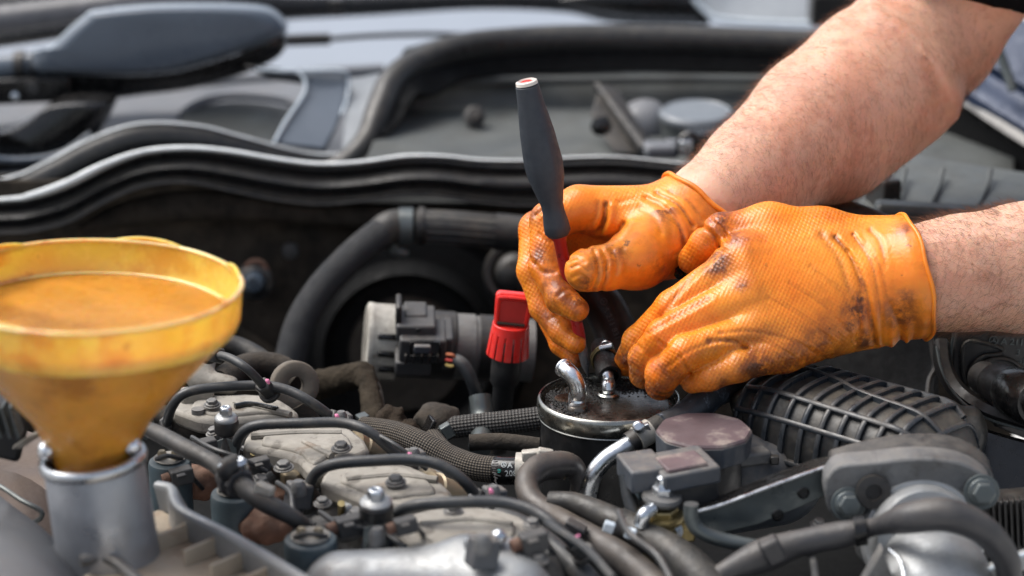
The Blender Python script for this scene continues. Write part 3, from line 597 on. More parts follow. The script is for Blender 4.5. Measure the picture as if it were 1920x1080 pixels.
obj('fold', prism(ys([(562, 132, .558), (640, 133, .558), (650, 147, .556), (600, 144, .556), (570, 144, .556)]), (0, -.002, 0)), MT['slate'], br, bev=.001)
obj('outer_edge', tube(ys([(565, 132, .557), (642, 133, .557), (653, 150, .557), (651, 185, .547), (640, 215, .53)]), .0014, 8), MT['pale_edge'], br)
obj('bright_edge', tube(ys([(480, 130, .557), (530, 133, .557), (562, 136, .557), (572, 170, .547), (535, 228, .517), (514, 268, .497)]), .0014, 8), MT['pale_edge'], br)
obj('pale_cheek', loft([ys([(640, 290, .50), (680, 270, .505), (700, 235, .515)]), ys([(650, 210, .535), (690, 200, .54), (722, 180, .545)]), ys([(640, 150, .575), (700, 140, .58), (770, 128, .59)])], 6, thick=(0, .004, -.003)), MT['slate'], cw)
obj('foot', prism(ys([(455, 122, .56), (520, 128, .56), (565, 142, .555), (570, 158, .555), (510, 150, .555)]), (0, .012, -.002)), MT['black_shiny'], br, bev=.002)
# wipers
wa = thing('windscreen_wiper', Y(300, 180, .60), 'large grey wiper arm head with black underside at the upper left', 'wiper arm')
def head(P):
    k = dep(Y(300, 110, .62))/FPX
    d = chain(P, [(*[0]*0, 150, 128, 2.0, 60), (300, 98, 2.0, 78), (440, 84, 2.0, 66), (490, 84, 2.0, 48)], .02); return d
out = [(0, 100), (70, 95), (92, 90), (130, 55), (165, 30), (210, 20), (300, 12), (400, 11), (480, 16), (518, 28), (535, 48), (530, 95), (505, 118), (430, 148), (350, 168), (270, 176), (200, 184), (90, 186), (85, 142), (0, 150)]
def outl(pts, y): return spline([Y(a, b, y) for a, b in pts]+[Y(*pts[0], y)], 3)[:-1]
top = [(60, 98), (88, 96), (95, 92), (130, 58), (162, 31), (172, 25), (230, 18), (300, 13), (400, 12), (480, 16), (512, 26), (532, 46), (536, 60), (526, 68), (480, 88), (400, 114), (320, 134), (240, 140), (150, 140), (60, 134)]
def puff(pts, y, t, mtl, parent, name, n=7, **k):                 # a traced outline swollen into a rounded shell of real depth
    O = outl(pts, y); c = O.mean(0); rows = []
    for j in range(n):
        a = math.pi/2*j/(n-1); s = .80+.20*math.cos(a) if j < n-1 else .80; rows.append([c+(p-c)*s+np.array([0, -t*math.sin(a), t*.25*math.sin(a)]) for p in O])
    m = len(O); V = [p for r in rows[::-1] for p in r]+[p+np.array([0, t*1.2, 0]) for p in O]; F = [(i*m+q, i*m+(q+1) % m, (i+1)*m+(q+1) % m, (i+1)*m+q) for i in range(n) for q in range(m)]
    F += [tuple(range(m)), tuple(range(n*m, n*m+m))]; return obj(name, (V, F, None), mtl, parent, ang=60, **k)
puff(top, .60, .014, MT['wiper'], wa, 'cover')
obj('cover_highlight', tube([Y(a, b, .597) for a, b in top[:13]], .0015, 8), MT['pale_edge'], wa)  # pale tube painting the highlight along the cover's edge
puff([(86, 140), (160, 143), (240, 144), (320, 137), (400, 118), (480, 92), (530, 64), (534, 92), (505, 118), (430, 148), (350, 168), (270, 178), (200, 186), (85, 188)], .608, .008, MT['black_shiny'], wa, 'underside')
obj('arm', tube([Y(-260, 150, .61), Y(-100, 132, .61), Y(45, 122, .608), Y(95, 118, .606)], [.015, .012, .0105, .0105], 14), MT['wiper'], wa)
obj('collar', join(tube([Y(30, 124, .605), Y(48, 123, .605)], .0128, 16), tube([Y(60, 122, .603), Y(66, 122, .603)], .0124, 16)), MT['black'], wa)
obj('channel', box(Y(10, 168, .60), (.11, .02, .021), (1, 0, .05)), MT['black_shiny'], wa, bev=.002)
obj('rivet', lathe([(.0035, 0), (.003, .0015), (1e-6, .002)], Y(28, 180, .588), (0, -1, .2), 16), MT['steel'], wa)
obj('rivet', lathe([(.006, 0), (.005, .002), (1e-6, .0022)], Y(62, 164, .588), (0, -1, .2), 16), MT['black'], wa)
wp = thing('wiper_pivot_cover', Y(90, 300, .52), 'glossy black dished cover below the wiper arm at the left edge', 'cover')
puff([(-120, 250), (0, 250), (60, 225), (110, 192), (205, 190), (200, 225), (170, 270), (110, 305), (30, 318), (-120, 318)], .54, .02, MT['black_shiny'], wp, 'shell')
obj('fold', tube(ys([(-60, 270, .512), (-10, 296, .512), (60, 298, .512), (120, 285, .514), (170, 250, .52)]), .0025, 8), MT['wiper'], wp)
b1 = thing('windscreen_wiper', Y(600, 20, .86), 'long black wiper blade lying across the top of the windscreen', 'wiper blade')
obj('blade', tube(ys([(380, 4, .84), (470, 14, .85), (560, 14, .86), (700, 10, .87), (900, 2, .88), (1060, 4, .88), (1160, 16, .88), (1330, 24, .88)]), [.009, .013, .011, .0095, .008, .010, .014, .012], 12), MT['black_shiny'], b1)
obj('clip', box(Y(632, 12, .85), (.012, .02, .016)), MT['black'], b1, bev=.001)
obj('arm_cap', tube(ys([(1050, 2, .865), (1180, 2, .865), (1310, 14, .865)]), [.004, .016, .012], 14), MT['black_shiny'], b1)
b2 = thing('wiper_nozzle_rod', Y(700, 74, .74), 'thin black rod running right from the wiper head to the arch seal', 'rod')
obj('sleeve', tube(ys([(530, 76, .70), (618, 73, .71)]), .0052, 12), MT['black'], b2)
obj('rod', tube(ys([(618, 73, .71), (700, 67, .72), (800, 64, .74), (875, 66, .75)]), .0024, 8), MT['black'], b2)
b3 = thing('windscreen_wiper', Y(100, 60, .80), 'second wiper blade crossing the top left corner above the wiper head', 'wiper blade')
obj('holder', tube(ys([(-200, 62, .80), (0, 42, .80), (200, 18, .80), (420, -10, .80)]), .0165, 14), mat('matt_holder', (78, 78, 82), .4, bump=.05), b3)
obj('rubber', tube(ys([(-200, 92, .79), (0, 72, .79), (200, 42, .79), (400, 12, .79)]), .0085, 10), MT['black_shiny'], b3)
obj('spine', tube(ys([(-200, 18, .81), (0, 4, .81), (160, -14, .81)]), .007, 10), MT['black_shiny'], b3)
# seals
def prof(pts, s): return [(a*s, c*s) for a, c in pts]
arch = [(560, 330, .47), (610, 318, .475), (658, 292, .483), (692, 252, .50), (712, 200, .52), (738, 145, .55), (785, 105, .575), (860, 78, .60), (960, 66, .62), (1100, 60, .63), (1300, 62, .63), (1560, 72, .62), (1800, 80, .61)]
ar = thing('arch_seal', Y(1000, 60, .62), 'thick black rubber seal arching over the bulkhead recess right of the wiper', 'seal')
obj('bulb', sweep([Y(a, b+(14 if i > 5 else 6), y) for i, (a, b, y) in enumerate(arch)], prof([(math.cos(t)*.0115, math.sin(t)*.012) for t in np.linspace(0, 2*math.pi, 16, endpoint=False)], 1), scale=[.7, .8, .9, 1, 1.05, 1.1, 1.1, 1.1, 1.1]), MT['rubber'], ar, ang=60)
obj('skirt', sweep([Y(a+(22 if 3 <= i < 7 else 0), b+(44 if i > 5 else 22 if i > 3 else 0), y-.004) for i, (a, b, y) in enumerate(arch)][3:], [(.014, 0), (.013, .008), (-.010, .006), (-.013, 0), (-.010, -.003), (.012, -.003)], scale=[.25, .6, .9, 1, 1, 1, 1, 1, 1]), MT['dark'], ar, ang=40)
wave = [(-260, 385, .44), (0, 338, .44), (80, 308, .445), (160, 266, .45), (235, 238, .455), (300, 231, .46), (380, 238, .465), (450, 256, .47), (540, 280, .478), (600, 290, .482), (650, 288, .485)]
rs = thing('rear_wave_seal', Y(300, 250, .45), 'dull black rubber strip rising in a wave behind the bright edged seal', 'seal')
obj('strip', loft([[Y(a, b, y+.01) for a, b, y in wave], [Y(a, b-2, y) for a, b, y in wave], [Y(a, b+12, y-.006) for a, b, y in wave], [Y(a, b+32, y-.010) for a, b, y in wave], [Y(a, b+62, y-.006) for a, b, y in wave]], 8, thick=(0, .004, 0)), MT['rubber'], rs, ang=60)
obj('thin_edge', tube([Y(a, b-1, y-.002) for a, b, y in wave], .0011, 8), MT['seal_highlight'], rs)
lip = [(-300, 392, .385), (0, 374, .385), (60, 366, .386), (130, 342, .388), (200, 308, .39), (270, 284, .392), (350, 277, .394), (430, 283, .396), (520, 298, .398), (600, 307, .40), (680, 303, .40), (760, 292, .40), (830, 292, .40), (900, 299, .40), (980, 300, .40), (1060, 295, .40), (1150, 293, .40), (1230, 300, .40), (1400, 320, .40), (1600, 350, .40)]
bot = {-300: 445, 0: 440, 60: 436, 130: 418, 200: 380, 270: 352, 350: 345, 430: 360, 520: 378, 600: 386, 680: 380, 760: 370, 830: 372, 900: 382, 980: 388, 1060: 386, 1150: 384, 1230: 390, 1400: 410, 1600: 440}
fs_ = thing('front_seal', Y(600, 380, .385), 'long bonnet seal with a painted highlight along its top waving across the whole bay', 'seal')
def row(fr, dy): return [Y(a, b+(bot[a]-b)*fr, y+dy) for a, b, y in lip]
obj('body', loft([row(-.02, .03), row(0, .008), row(.06, -.002), row(.16, -.004), row(.24, .003), row(.30, .001), row(.40, -.006), row(.55, -.010), row(.66, -.008), row(.70, -.002), row(.76, -.004), row(.88, -.012), row(.97, -.012), row(1.0, -.006), row(1.0, .02)], 8), MT['rubber'], fs_, ang=70)
obj('lip_highlight', sweep([Y(a, b+1, y) for a, b, y in lip], prof([(math.cos(t)*.0016, math.sin(t)*.006) for t in np.linspace(0, 2*math.pi, 10, endpoint=False)], 1), scale=[1, 1.2, 2.0, 2.2, 1.5, 1.3, 1.2, 1.1, 1.1, 1.0, .8, .7, .6, .6, .5, .5, .5]), MT['seal_highlight'], fs_, ang=60)  # painted highlight along the lip, wider towards the left
obj('lower_lip', tube([Y(a, bot[a]-3, y-.012) for a, b, y in lip], .0010, 6), MT['conn'], fs_)
# recessed bulkhead on the right
bk = thing('bulkhead_liner', Y(1000, 290, .50), 'grey dusty bulkhead recess panel under the arch seal', 'panel')
obj('panel', loft([[Y(630, 380, .42), Y(900, 380, .42), Y(1300, 390, .42), (Y(1900, 420, .42))], [Y(690, 290, .455), Y(900, 290, .47), Y(1300, 296, .48), Y(1900, 300, .48)], [Y(720, 210, .56), Y(900, 200, .60), Y(1300, 205, .60), Y(1900, 215, .60)], [Y(740, 120, .585), Y(900, 98, .62), Y(1300, 98, .625), Y(1900, 110, .62)], [Y(760, 90, .60), Y(900, 62, .64), Y(1300, 62, .645), Y(1900, 70, .64)]], 8, thick=(0, .01, -.01)), MT['bulk'], bk, ang=60)
obj('swage', tube(ys([(760, 170, .575), (900, 152, .60), (1080, 150, .603), (1300, 148, .605), (1500, 150, .605)]), .004, 8), MT['bulk'], bk)
obj('bolt', lathe([(.0085, 0), (.0085, .006), (.005, .007), (.005, .011), (1e-6, .011)], Y(890, 222, .545), (0, -.8, .6), 16), MT['black'], bk)
bb = thing('triangular_bracket', Y(1150, 285, .47), 'dark triangular bracket standing in the recess left of the round cap', 'bracket')
obj('web', prism(ys([(1120, 172, .53), (1150, 190, .52), (1210, 290, .47), (1150, 288, .47), (1105, 215, .51)]), (.006, .02, .004)), MT['black'], bb, bev=.002)
obj('flange', prism(ys([(1112, 168, .54), (1124, 170, .54), (1214, 288, .465), (1200, 292, .465)]), (0, -.006, .008)), MT['conn'], bb, bev=.001)
obj('knob', lathe([(.008, 0), (.007, .01), (1e-6, .012)], Y(1128, 236, .475), (-.2, -1, .2), 16), MT['black_shiny'], bb)
gr = thing('cable_grommet', Y(1205, 240, .53), 'pale domed grommet half hidden behind the round reservoir cap', 'grommet')
obj('dome', lathe([(.026, 0), (.0255, .012), (.021, .026), (.012, .034), (1e-6, .036)], Y(1215, 262, .56), (-.3, -.5, .8), 30), MT['cowl'], gr)
obj('ring', lathe([(.031, -.002), (.031, .004), (.026, .006), (.024, 0)], Y(1215, 262, .56), (-.3, -.5, .8), 30), MT['bulk'], gr)
rc = thing('reservoir_cap', Y(1306, 262, .50), 'round grey reservoir cap in the recess beside the raised forearm', 'cap')
c0 = Y(1306, 214, .52); Rr = M(70, c0)
obj('lid', lathe([(Rr*.96, -.004), (Rr, -.002), (Rr, .001), (Rr*.9, .004), (Rr*.85, .0028), (1e-6, .0028)], c0, (0, -.08, 1), 48), MT['slate'], rc, bev=.0006)
obj('skirt', lathe([(Rr*.92, -.034), (Rr*.93, -.007), (Rr*.97, -.006), (Rr*.97, -.004), (1e-6, -.004)], c0, (0, -.08, 1), 48), MT['bulk'], rc)
obj('base', lathe([(Rr*1.02, -.05), (Rr*1.0, -.034), (1e-6, -.034)], c0, (0, -.08, 1), 40), MT['black'], rc)
fb = thing('relay_box', Y(1310, 290, .46), 'small black glossy relay box with a silver face below the round cap', 'relay box')
obj('case', box(Y(1320, 268, .46), (.030, .03, .021), (1, .25, .02)), MT['black_shiny'], fb, bev=.003)
obj('terminal', box(Y(1286, 276, .442), (.010, .01, .012)), MT['steel'], fb, bev=.001)
obj('arch', tube([Y(1272, 290, .445), Y(1275, 262, .445), Y(1295, 252, .445), Y(1308, 262, .445), Y(1308, 288, .445)], .0022, 8), MT['black_shiny'], fb)
fb2 = thing('grey_block', Y(1240, 290, .46), 'pale grey plastic block left of the small relay box', 'block')
obj('block', box(Y(1238, 280, .46), (.026, .022, .010), (1, .15, -.06)), MT['cowl'], fb2, bev=.003)
obj('tab', box(Y(1262, 270, .468), (.010, .012, .006), (1, .15, -.06)), MT['cowl'], fb2, bev=.001)
# far right corner
lg = thing('headlamp_glass', Y(1450, 20, .80), 'bright curved glass corner at the top behind the raised forearm', 'glass corner')
obj('glass', loft([[Y(1310, 2, .86), Y(1350, 34, .84), Y(1440, 46, .82), Y(1560, 48, .80)], [Y(1340, -60, .90), Y(1420, -30, .88), Y(1500, -20, .86), Y(1620, -10, .84)]], 8, thick=(0, .006, -.002)), MT['slate'], lg)
obj('white_rim', tube(ys([(1300, -4, .84), (1322, 20, .835), (1345, 34, .83), (1420, 42, .82), (1560, 46, .80)]), .0028, 8), MT['pale_edge'], lg)
obj('mounting', box(Y(1565, 14, .79), (.045, .03, .03)), MT['black'], lg, bev=.003)
fd = thing('blue_wing_panel', Y(1880, 220, .45), 'blue painted wing edge at the right behind the elbow', 'wing panel')
obj('edge', sweep(ys([(1700, 60, .62), (1810, 140, .56), (1870, 178, .52), (1960, 232, .47), (2200, 380, .35)]), [(.018, 0), (.020, .008), (.014, .014), (.004, .013), (-.001, .008), (-.008, .008), (-.012, .003), (-.012, -.02), (.018, -.02)]), MT['paint_blue'], fd, ang=50)
obj('gutter', sweep(ys([(1700, 95, .60), (1810, 175, .54), (1870, 215, .50), (1960, 272, .45), (2200, 420, .33)]), [(.01, 0), (.01, .006), (-.004, .007), (-.012, .002), (-.012, -.02), (.01, -.02)]), MT['black_shiny'], fd, ang=50)
obj('outer_skin', loft([ys([(1700, 20, .64), (1870, 130, .54), (2200, 330, .38)]), ys([(1800, -60, .66), (1960, 60, .56), (2400, 260, .40)])], 6, thick=(0, .006, -.006)), MT['paint_blue'], fd)
obj('inner_side', loft([ys([(1700, 100, .605), (1870, 222, .50), (1960, 280, .45), (2200, 430, .33)]), ys([(1640, 300, .60), (1870, 420, .50), (2000, 500, .45), (2300, 640, .33)])], 6, thick=(.01, .01, 0)), MT['dark'], fd)
obj('stay', tube(ys([(1868, 84, .50), (1885, 128, .49), (1900, 170, .48)]), .004, 10), MT['bracket'], fd)
ac = thing('airbox_cover', Y(1800, 380, .25), 'dusty grey moulded cover behind the lower forearm at the right', 'cover')
obj('top', loft([ys([(1470, 420, .20), (1660, 420, .20), (1800, 440, .17), (2100, 460, .12)]), ys([(1480, 372, .27), (1660, 392, .26), (1780, 386, .25), (2100, 400, .2)]), ys([(1500, 340, .33), (1670, 330, .33), (1760, 345, .31), (2100, 380, .26)]), ys([(1560, 300, .38), (1690, 285, .38), (1770, 300, .36), (2100, 350, .33)])], 6, thick=(0, .01, -.02)), MT['bulk'], ac, ang=50)
for xx in (1690, 1760, 1850): obj('rib', tube(ys([(xx-20, 392, .236), (xx, 350, .29), (xx+8, 318, .32)]), .0018, 8), MT['bulk'], ac)
obj('lip', box(Y(1780, 402, .22), (.10, .02, .012), (1, -.05, -.05)), MT['bulk'], ac, bev=.004)
obj('clip', box(Y(1655, 375, .27), (.014, .03, .035), (1, .3, 0)), MT['black'], ac, bev=.002)
bh = thing('black_corner_hose', Y(1560, 400, .13), 'black bent hose emerging behind the flat gloved hand', 'hose')
obj('hose', tube(ys([(1500, 415, .16), (1530, 398, .17), (1580, 404, .16), (1640, 425, .15), (1700, 455, .13)]), .0105, 16), MT['black'], bh)
obj('end_cuff', tube(ys([(1500, 415, .16), (1518, 400, .167)]), .0125, 16), MT['black_shiny'], bh)

# ---------------------------------------------------------------- firewall and what hangs on it
fw = thing('firewall', Y(500, 700, .36), 'black sound insulation wall with dusty patches behind the engine', 'firewall')
obj('insulation', loft([[Y(a, 340, .43) for a in (-300, 200, 700, 1200, 1900)], [Y(a, 430, .42) for a in (-300, 200, 700, 1200, 1900)], [Y(a, 600, .40) for a in (-300, 200, 700, 1200, 1900)], [Y(a, 900, .38) for a in (-300, 200, 700, 1200, 1900)], [Y(a, 1500, .36) for a in (-300, 200, 700, 1200, 1900)]], 10, thick=(0, .02, 0)), MT['felt'], fw)
obj('fold', tube(ys([(150, 430, .405), (240, 400, .405), (380, 385, .405), (560, 396, .405), (760, 412, .405), (960, 420, .405)]), [.004, .010, .012, .010, .009, .006], 10), MT['felt'], fw)
obj('seam_fold', tube(ys([(200, 560, .392), (420, 610, .39), (560, 700, .385)]), .004, 8), MT['felt'], fw)
for a, b in ((260, 460), (545, 470), (620, 600), (1010, 470)): obj('push_clip', lathe([(.007, 0), (.006, .0025), (1e-6, .003)], Y(a, b, .398), (0, -1, .2), 18), MT['black'], fw)
bs = thing('booster_housing', Y(770, 740, .36), 'large round black housing on the firewall behind the sensor unit', 'housing')
cc = Y(765, 660, .375); r1 = M(170, cc)
obj('outer_ring', lathe([(r1*.84, .008), (r1*.92, .018), (r1, .012), (r1*1.05, 0), (r1*.8, 0)], cc, (0, -1, .12), 60), MT['dark'], bs)
obj('plate', lathe([(1e-6, .016), (r1*.60, .014), (r1*.66, .008), (r1*.66, 0), (1e-6, 0)], cc, (0, -1, .12), 50), MT['dirty'], bs)
obj('outer_shell', lathe([(r1*1.05, 0), (r1*1.28, -.004), (r1*1.36, -.02)], cc, (0, -1, .12), 50), MT['dark'], bs)
st = thing('firewall_stud', Y(480, 545, .37), 'round black stud with a grey dome on the firewall beside the funnel', 'stud')
obj('dome', lathe([(.0085, .006), (.0075, .012), (.003, .014), (.003, .011), (1e-6, .011)], Y(478, 528, .385), (0, -1, .3), 24), mat('stud_dome', (72, 82, 92), .3, bump=.02), st)
obj('base', lathe([(.0145, 0), (.014, .004), (.009, .007), (.009, 0)], Y(478, 528, .385), (0, -1, .3), 24), MT['black'], st)
obj('bracket_arc', tube(ys([(458, 508, .385), (470, 492, .385), (490, 492, .385), (502, 510, .385)]), .0022, 8), MT['rust'], st)
s2 = thing('wall_boss', Y(970, 540, .36), 'grey round boss on the firewall left of the gripping glove', 'boss')
obj('boss', lathe([(.016, 0), (.014, .006), (.009, .010), (1e-6, .011)], Y(966, 512, .36), (0, -1, .3), 24), MT['black'], s2)
obj('ring', lathe([(.024, 0), (.022, .004), (.018, .004), (.016, 0)], Y(966, 512, .362), (0, -1, .3), 24), MT['black'], s2)
hs = thing('fabric_covered_hose', Y(700, 450, .33), 'thick grey fabric covered hose bending down from a clamp on the firewall', 'hose')
obj('hose', tube(ys([(515, 760, .28), (540, 690, .28), (562, 610, .29), (600, 545, .30), (650, 490, .31), (690, 455, .32), (728, 428, .33)]), [.0115, .0112, .011, .0108, .0108, .011, .0115], 24), MT['braid_fine'], hs)
obj('ribbed_sleeve', tube(ys([(780, 424, .335), (840, 426, .335), (900, 432, .335), (980, 440, .335)]), .0122, 24, ridge=None), MT['hose'], hs)
for k in range(7): obj('rib', tube([p+np.array([0, -.0116*math.cos(k*.42-.9), .0116*math.sin(k*.42-.9)]) for p in ys([(800, 425, .335), (860, 428, .335), (930, 434, .335)])], .0012, 6), MT['hose'], hs)
obj('elbow', tube(ys([(706, 447, .325), (728, 428, .33), (752, 424, .335), (775, 424, .335)]), [.0115, .0120, .0124, .012], 20), MT['hose'], hs)
obj('end_sleeve', tube(ys([(928, 434, .333), (975, 439, .333), (1030, 446, .333)]), .0135, 24), MT['black'], hs)
cl = obj('clamp', lathe([(.0128, -.005), (.0136, -.005), (.0136, .005), (.0128, .005)], Y(762, 424, .335), (1, 0, 0), 40), MT['bracket'], hs)
obj('clamp', lathe([(.0128, -.002), (.0140, -.002), (.0140, .002), (.0128, .002)], Y(790, 424, .335), (1, 0, -.02), 40), MT['black'], hs)
obj('clamp_screw', join(lathe([(1e-6, -.006), (.0042, -.006), (.0042, .004), (.003, .007), (1e-6, .007)], Y(748, 472, .33), (1, 0, -.3), 10), box(Y(738, 464, .33), (.007, .008, .008), (1, 0, .5))), MT['bracket'], hs, bev=.0006)

# sensor unit on the intake pipe
su = thing('air_mass_sensor', Y(790, 700, .20), 'silver banded black sensor unit on the intake pipe behind the engine', 'sensor')
uy = .19; cS = Y(712, 640, uy); rS = M(72, cS); axS = nrm((1, .10, -.10))
def atx(px_): return (px_-712)*dep(cS)/FPX
obj('silver_band', lathe([(rS*.90, atx(684)), (rS, atx(687)), (rS*1.01, atx(692)), (rS, atx(697)), (rS*.985, atx(700)), (rS*.985, atx(742)), (rS*.86, atx(742)), (rS*.86, atx(684))], cS, axS, 60), MT['silver'], su)
for k, ph in enumerate((-.46, -.02, .42)):
    c = cS+axS*atx(730)+np.array([0, -math.cos(ph), -math.sin(ph)])*rS*.992
    obj('slot', box(c, (M(36, cS), .0052, M(11, cS)), axS, (0, -math.sin(ph), math.cos(ph))), MT['black_shiny'], su, bev=.001)
obj('drum', lathe([(rS*.86, atx(742)), (rS*.9, atx(748)), (rS*.9, atx(850)), (rS*.84, atx(855)), (1e-6, atx(855))], cS, axS, 40), MT['black'], su)
obj('pipe', lathe([(rS*.86, atx(850)), (rS*.86, atx(888)), (rS*.82, atx(890)), (rS*.82, atx(1000)), (1e-6, atx(1000))], cS, axS, 40), MT['alu_dark'], su)
obj('pipe_band', lathe([(rS*.83, atx(896)), (rS*.865, atx(897)), (rS*.865, atx(925)), (rS*.83, atx(926))], cS, axS, 40), MT['black'], su)
def sb(name, x0, y0, x1, y1, y, th, mtl, par=su, bev=.0015, **k):
    a, b = Y(x0, y0, y), Y(x1, y1, y); c = (a+b)/2+np.array([0, th/2, 0]); return obj(name, box(c, (abs(b[0]-a[0]), th, abs(a[2]-b[2])), (1, .06, -.04), (0, -.18, 1)), mtl, par, bev=bev, **k)
sb('top_box', 756, 586, 800, 608, .158, .02, MT['sensor']); sb('top_box', 740, 604, 815, 636, .146, .03, MT['sensor'])
h = sb('connector_body', 746, 630, 835, 676, .140, .03, MT['sensor'])
for (x0_, y0_, x1_, y1_) in ((768, 640, 826, 643), (768, 666, 826, 669), (768, 643, 771, 666), (823, 643, 826, 666)): sb('frame_bar', x0_, y0_, x1_, y1_, .1375, .006, MT['black_shiny'], bev=.0003)
sub('label_window', box(Y(792, 654, .1325), (M(30, cS), .004, M(15, cS)), (1, .06, -.04), (0, -.18, 1)), MT['bluegrey'], h, bev=.0008)
sb('connector_ledge', 738, 672, 806, 700, .146, .03, MT['sensor']); sb('side_plate', 826, 626, 848, 690, .146, .03, MT['sensor']); sb('side_plate', 740, 570, 752, 620, .148, .02, MT['black'])
for i in range(5): sb('fin', 758+i*15, 664, 763+i*15, 682, .137, .008, MT['black'], bev=.0005)
sb('notch', 780, 616, 788, 622, .1445, .004, MT['black_shiny'], bev=.0003)
for (c_, x0, y0, mt_) in ((0, 843, 664, MT['copper']), (1, 842, 674, MT['redw']), (2, 842, 684, MT['yellow'])): obj('wire', tube(ys([(x0-6, y0, .137), (x0+6, y0+2, .135), (x0+14, 676, .137)]), .0011, 6), mt_, su)
obj('cable', tube(ys([(853, 674, .138), (868, 684, .135), (884, 712, .133), (893, 745, .135), (888, 790, .14)]), .0042, 12), MT['line'], su)

# red capped dipstick tube
dk = thing('dipstick', Y(940, 780, .10), 'red plastic dipstick cap with a finger slot plate on a black tube', 'dipstick cap')
dA, dB = Y(940, 765, .105), Y(962, 575, .10); dx = nrm(dB-dA); dz = lambda py: (765-py)/190*np.linalg.norm(dB-dA); k_ = dep(dA)/FPX; sd_ = nrm(np.cross(dx, (0, -1, 0)))*-1
obj('tube', lathe([(k_*20, 0-.03), (k_*20, dz(725)), (k_*27, dz(715)), (k_*28, dz(690)), (k_*28, dz(655)), (1e-6, dz(655))], dA, dx, 30), MT['hose'], dk)
lower = obj('lower_tube', tube([dA-dx*.028, dA, dA+dx*.01], k_*19, 14), MT['black'], dk)
obj('skirt_collar', lathe([(k_*20, dz(606)), (k_*34, dz(606)), (k_*34.5, dz(612)), (k_*36, dz(622)), (k_*30, dz(622)), (k_*20, dz(612))], dA, dx, 40), MT['red'], dk, bev=.0004)
for i in range(14):
    a0, a1 = 2*math.pi*(i+.10)/14, 2*math.pi*(i+.90)/14; V = []; pr = [(k_*35.5, dz(618)), (k_*40, dz(664)), (k_*36.5, dz(664)), (k_*32, dz(618))]
    u = nrm(np.cross(dx, (0, -1, .01))); v = np.cross(dx, u); segs = 4
    for s_ in range(segs+1):
        a = a0+(a1-a0)*s_/segs
        for r_, h_ in pr: V.append(dA+dx*h_+(u*math.cos(a)+v*math.sin(a))*r_)
    F = [(s_*4+j, s_*4+(j+1) % 4, (s_+1)*4+(j+1) % 4, (s_+1)*4+j) for s_ in range(segs) for j in range(4)]+[(0, 1, 2, 3), (segs*4+3, segs*4+2, segs*4+1, segs*4)]
    obj('finger', (V, F, None), MT['red'], dk, bev=.0004)
def tab(w0, w1, y0, y1, off, th, rad=.25):
    o = []; 
    for (a, b, q) in ((-w0, dz(y1), 0), (w0, dz(y1), 0), (w1, dz(y0), 1), (-w1, dz(y0), 1)):
        if q:
            s_ = 1 if a > 0 else -1; r_ = k_*9
            for t_ in np.linspace(0, math.pi/2, 5): tt = t_ if s_ > 0 else math.pi/2-t_; o.append(dA+dx*(b-r_+r_*math.sin(tt))+sd_*(k_*a-s_*r_+s_*r_*math.cos(tt)))
        else: o.append(dA+dx*b+sd_*k_*a)
    return prism([p+np.array([0, off, 0]) for p in o], (0, th, 0))
obj('finger_plate', tab(32, 34, 549, 612, -.0035, .007), MT['red'], dk, bev=.001)
fr = [dA+dx*dz(b)+sd_*k_*a+np.array([0, -.0042, 0]) for a, b in ((-27, 604), (-28, 562), (-22, 556), (22, 556), (28, 562), (27, 604))]
obj('plate_rim', tube(fr, k_*4, 8, sm=3), MT['red'], dk)
obj('plate_face', tab(24, 25, 562, 603, -.0042, .002), MT['reddust'], dk, bev=.0003)
obj('dust_line', tube([dA+dx*dz(602)+sd_*k_*a+np.array([0, -.006, 0]) for a in (-24, 0, 26)], k_*3, 6), MT['dirty'], dk)

# ---------------------------------------------------------------- fuel filter
ff = thing('fuel_filter', np.array([0, 0, -.09]), 'black fuel filter canister with a shiny rolled rim and two metal pipes under the gloves', 'fuel filter')
RF = M(134, (0, 0, 0)); O3 = np.zeros(3)
obj('canister', lathe([(RF*.955, -.10), (RF*.955, -.014), (RF*.97, -.0105), (RF*.985, -.0095), (RF*.985, -.007), (RF*.95, -.007)], O3, n=96), MT['can'], ff, ang=30)
obj('rim', lathe([(RF*.985, -.0095), (RF*1.005, -.0075), (RF*1.012, -.0045), (RF*1.008, -.0015), (RF*.99, .0006), (RF*.965, .0008), (RF*.945, -.0008), (RF*.937, -.003), (RF*.93, -.0045), (RF*.93, -.008)], O3, n=96), MT['rim'], ff, ang=60)
obj('seam', lathe([(RF*.985, -.0113), (RF*.993, -.0108), (RF*.985, -.0103)], O3, n=96), MT['rim'], ff)
obj('lid', lathe([(RF*.94, -.006), (RF*.93, -.0048), (RF*.86, -.0040), (RF*.82, -.0026), (RF*.45, -.0018), (1e-6, -.0016)], O3, n=72), MT['lid'], ff, ang=60)
obj('pressed_disc', lathe([(.0075, -.002), (.007, -.0006), (.0055, -.0004), (1e-6, -.0004)], Z(1062, 744, 0), n=28), MT['lid'], ff)
def curved_patch(a0, a1, z0, z1, r, t, n=16):
    V = []; F = []
    for i in range(n+1):
        a = a0+(a1-a0)*i/n
        for rr_ in (r, r+t):
            for z in (z0, z1): V.append((math.sin(a)*rr_, -math.cos(a)*rr_, z))
    for i in range(n):
        b = i*4; F += [(b+2, b+3, b+7, b+6), (b, b+4, b+5, b+1), (b+1, b+5, b+7, b+3), (b, b+2, b+6, b+4)]
    F += [(0, 1, 3, 2), (n*4, n*4+2, n*4+3, n*4+1)]; return V, F, None
obj('label', curved_patch(-.30, .9, -.062, -.026, RF*.953, .0007), MT['candark'], ff, bev=.0002)
obj('label_line', curved_patch(-.30, .9, -.0635, -.063, RF*.953, .0009), MT['white'], ff)
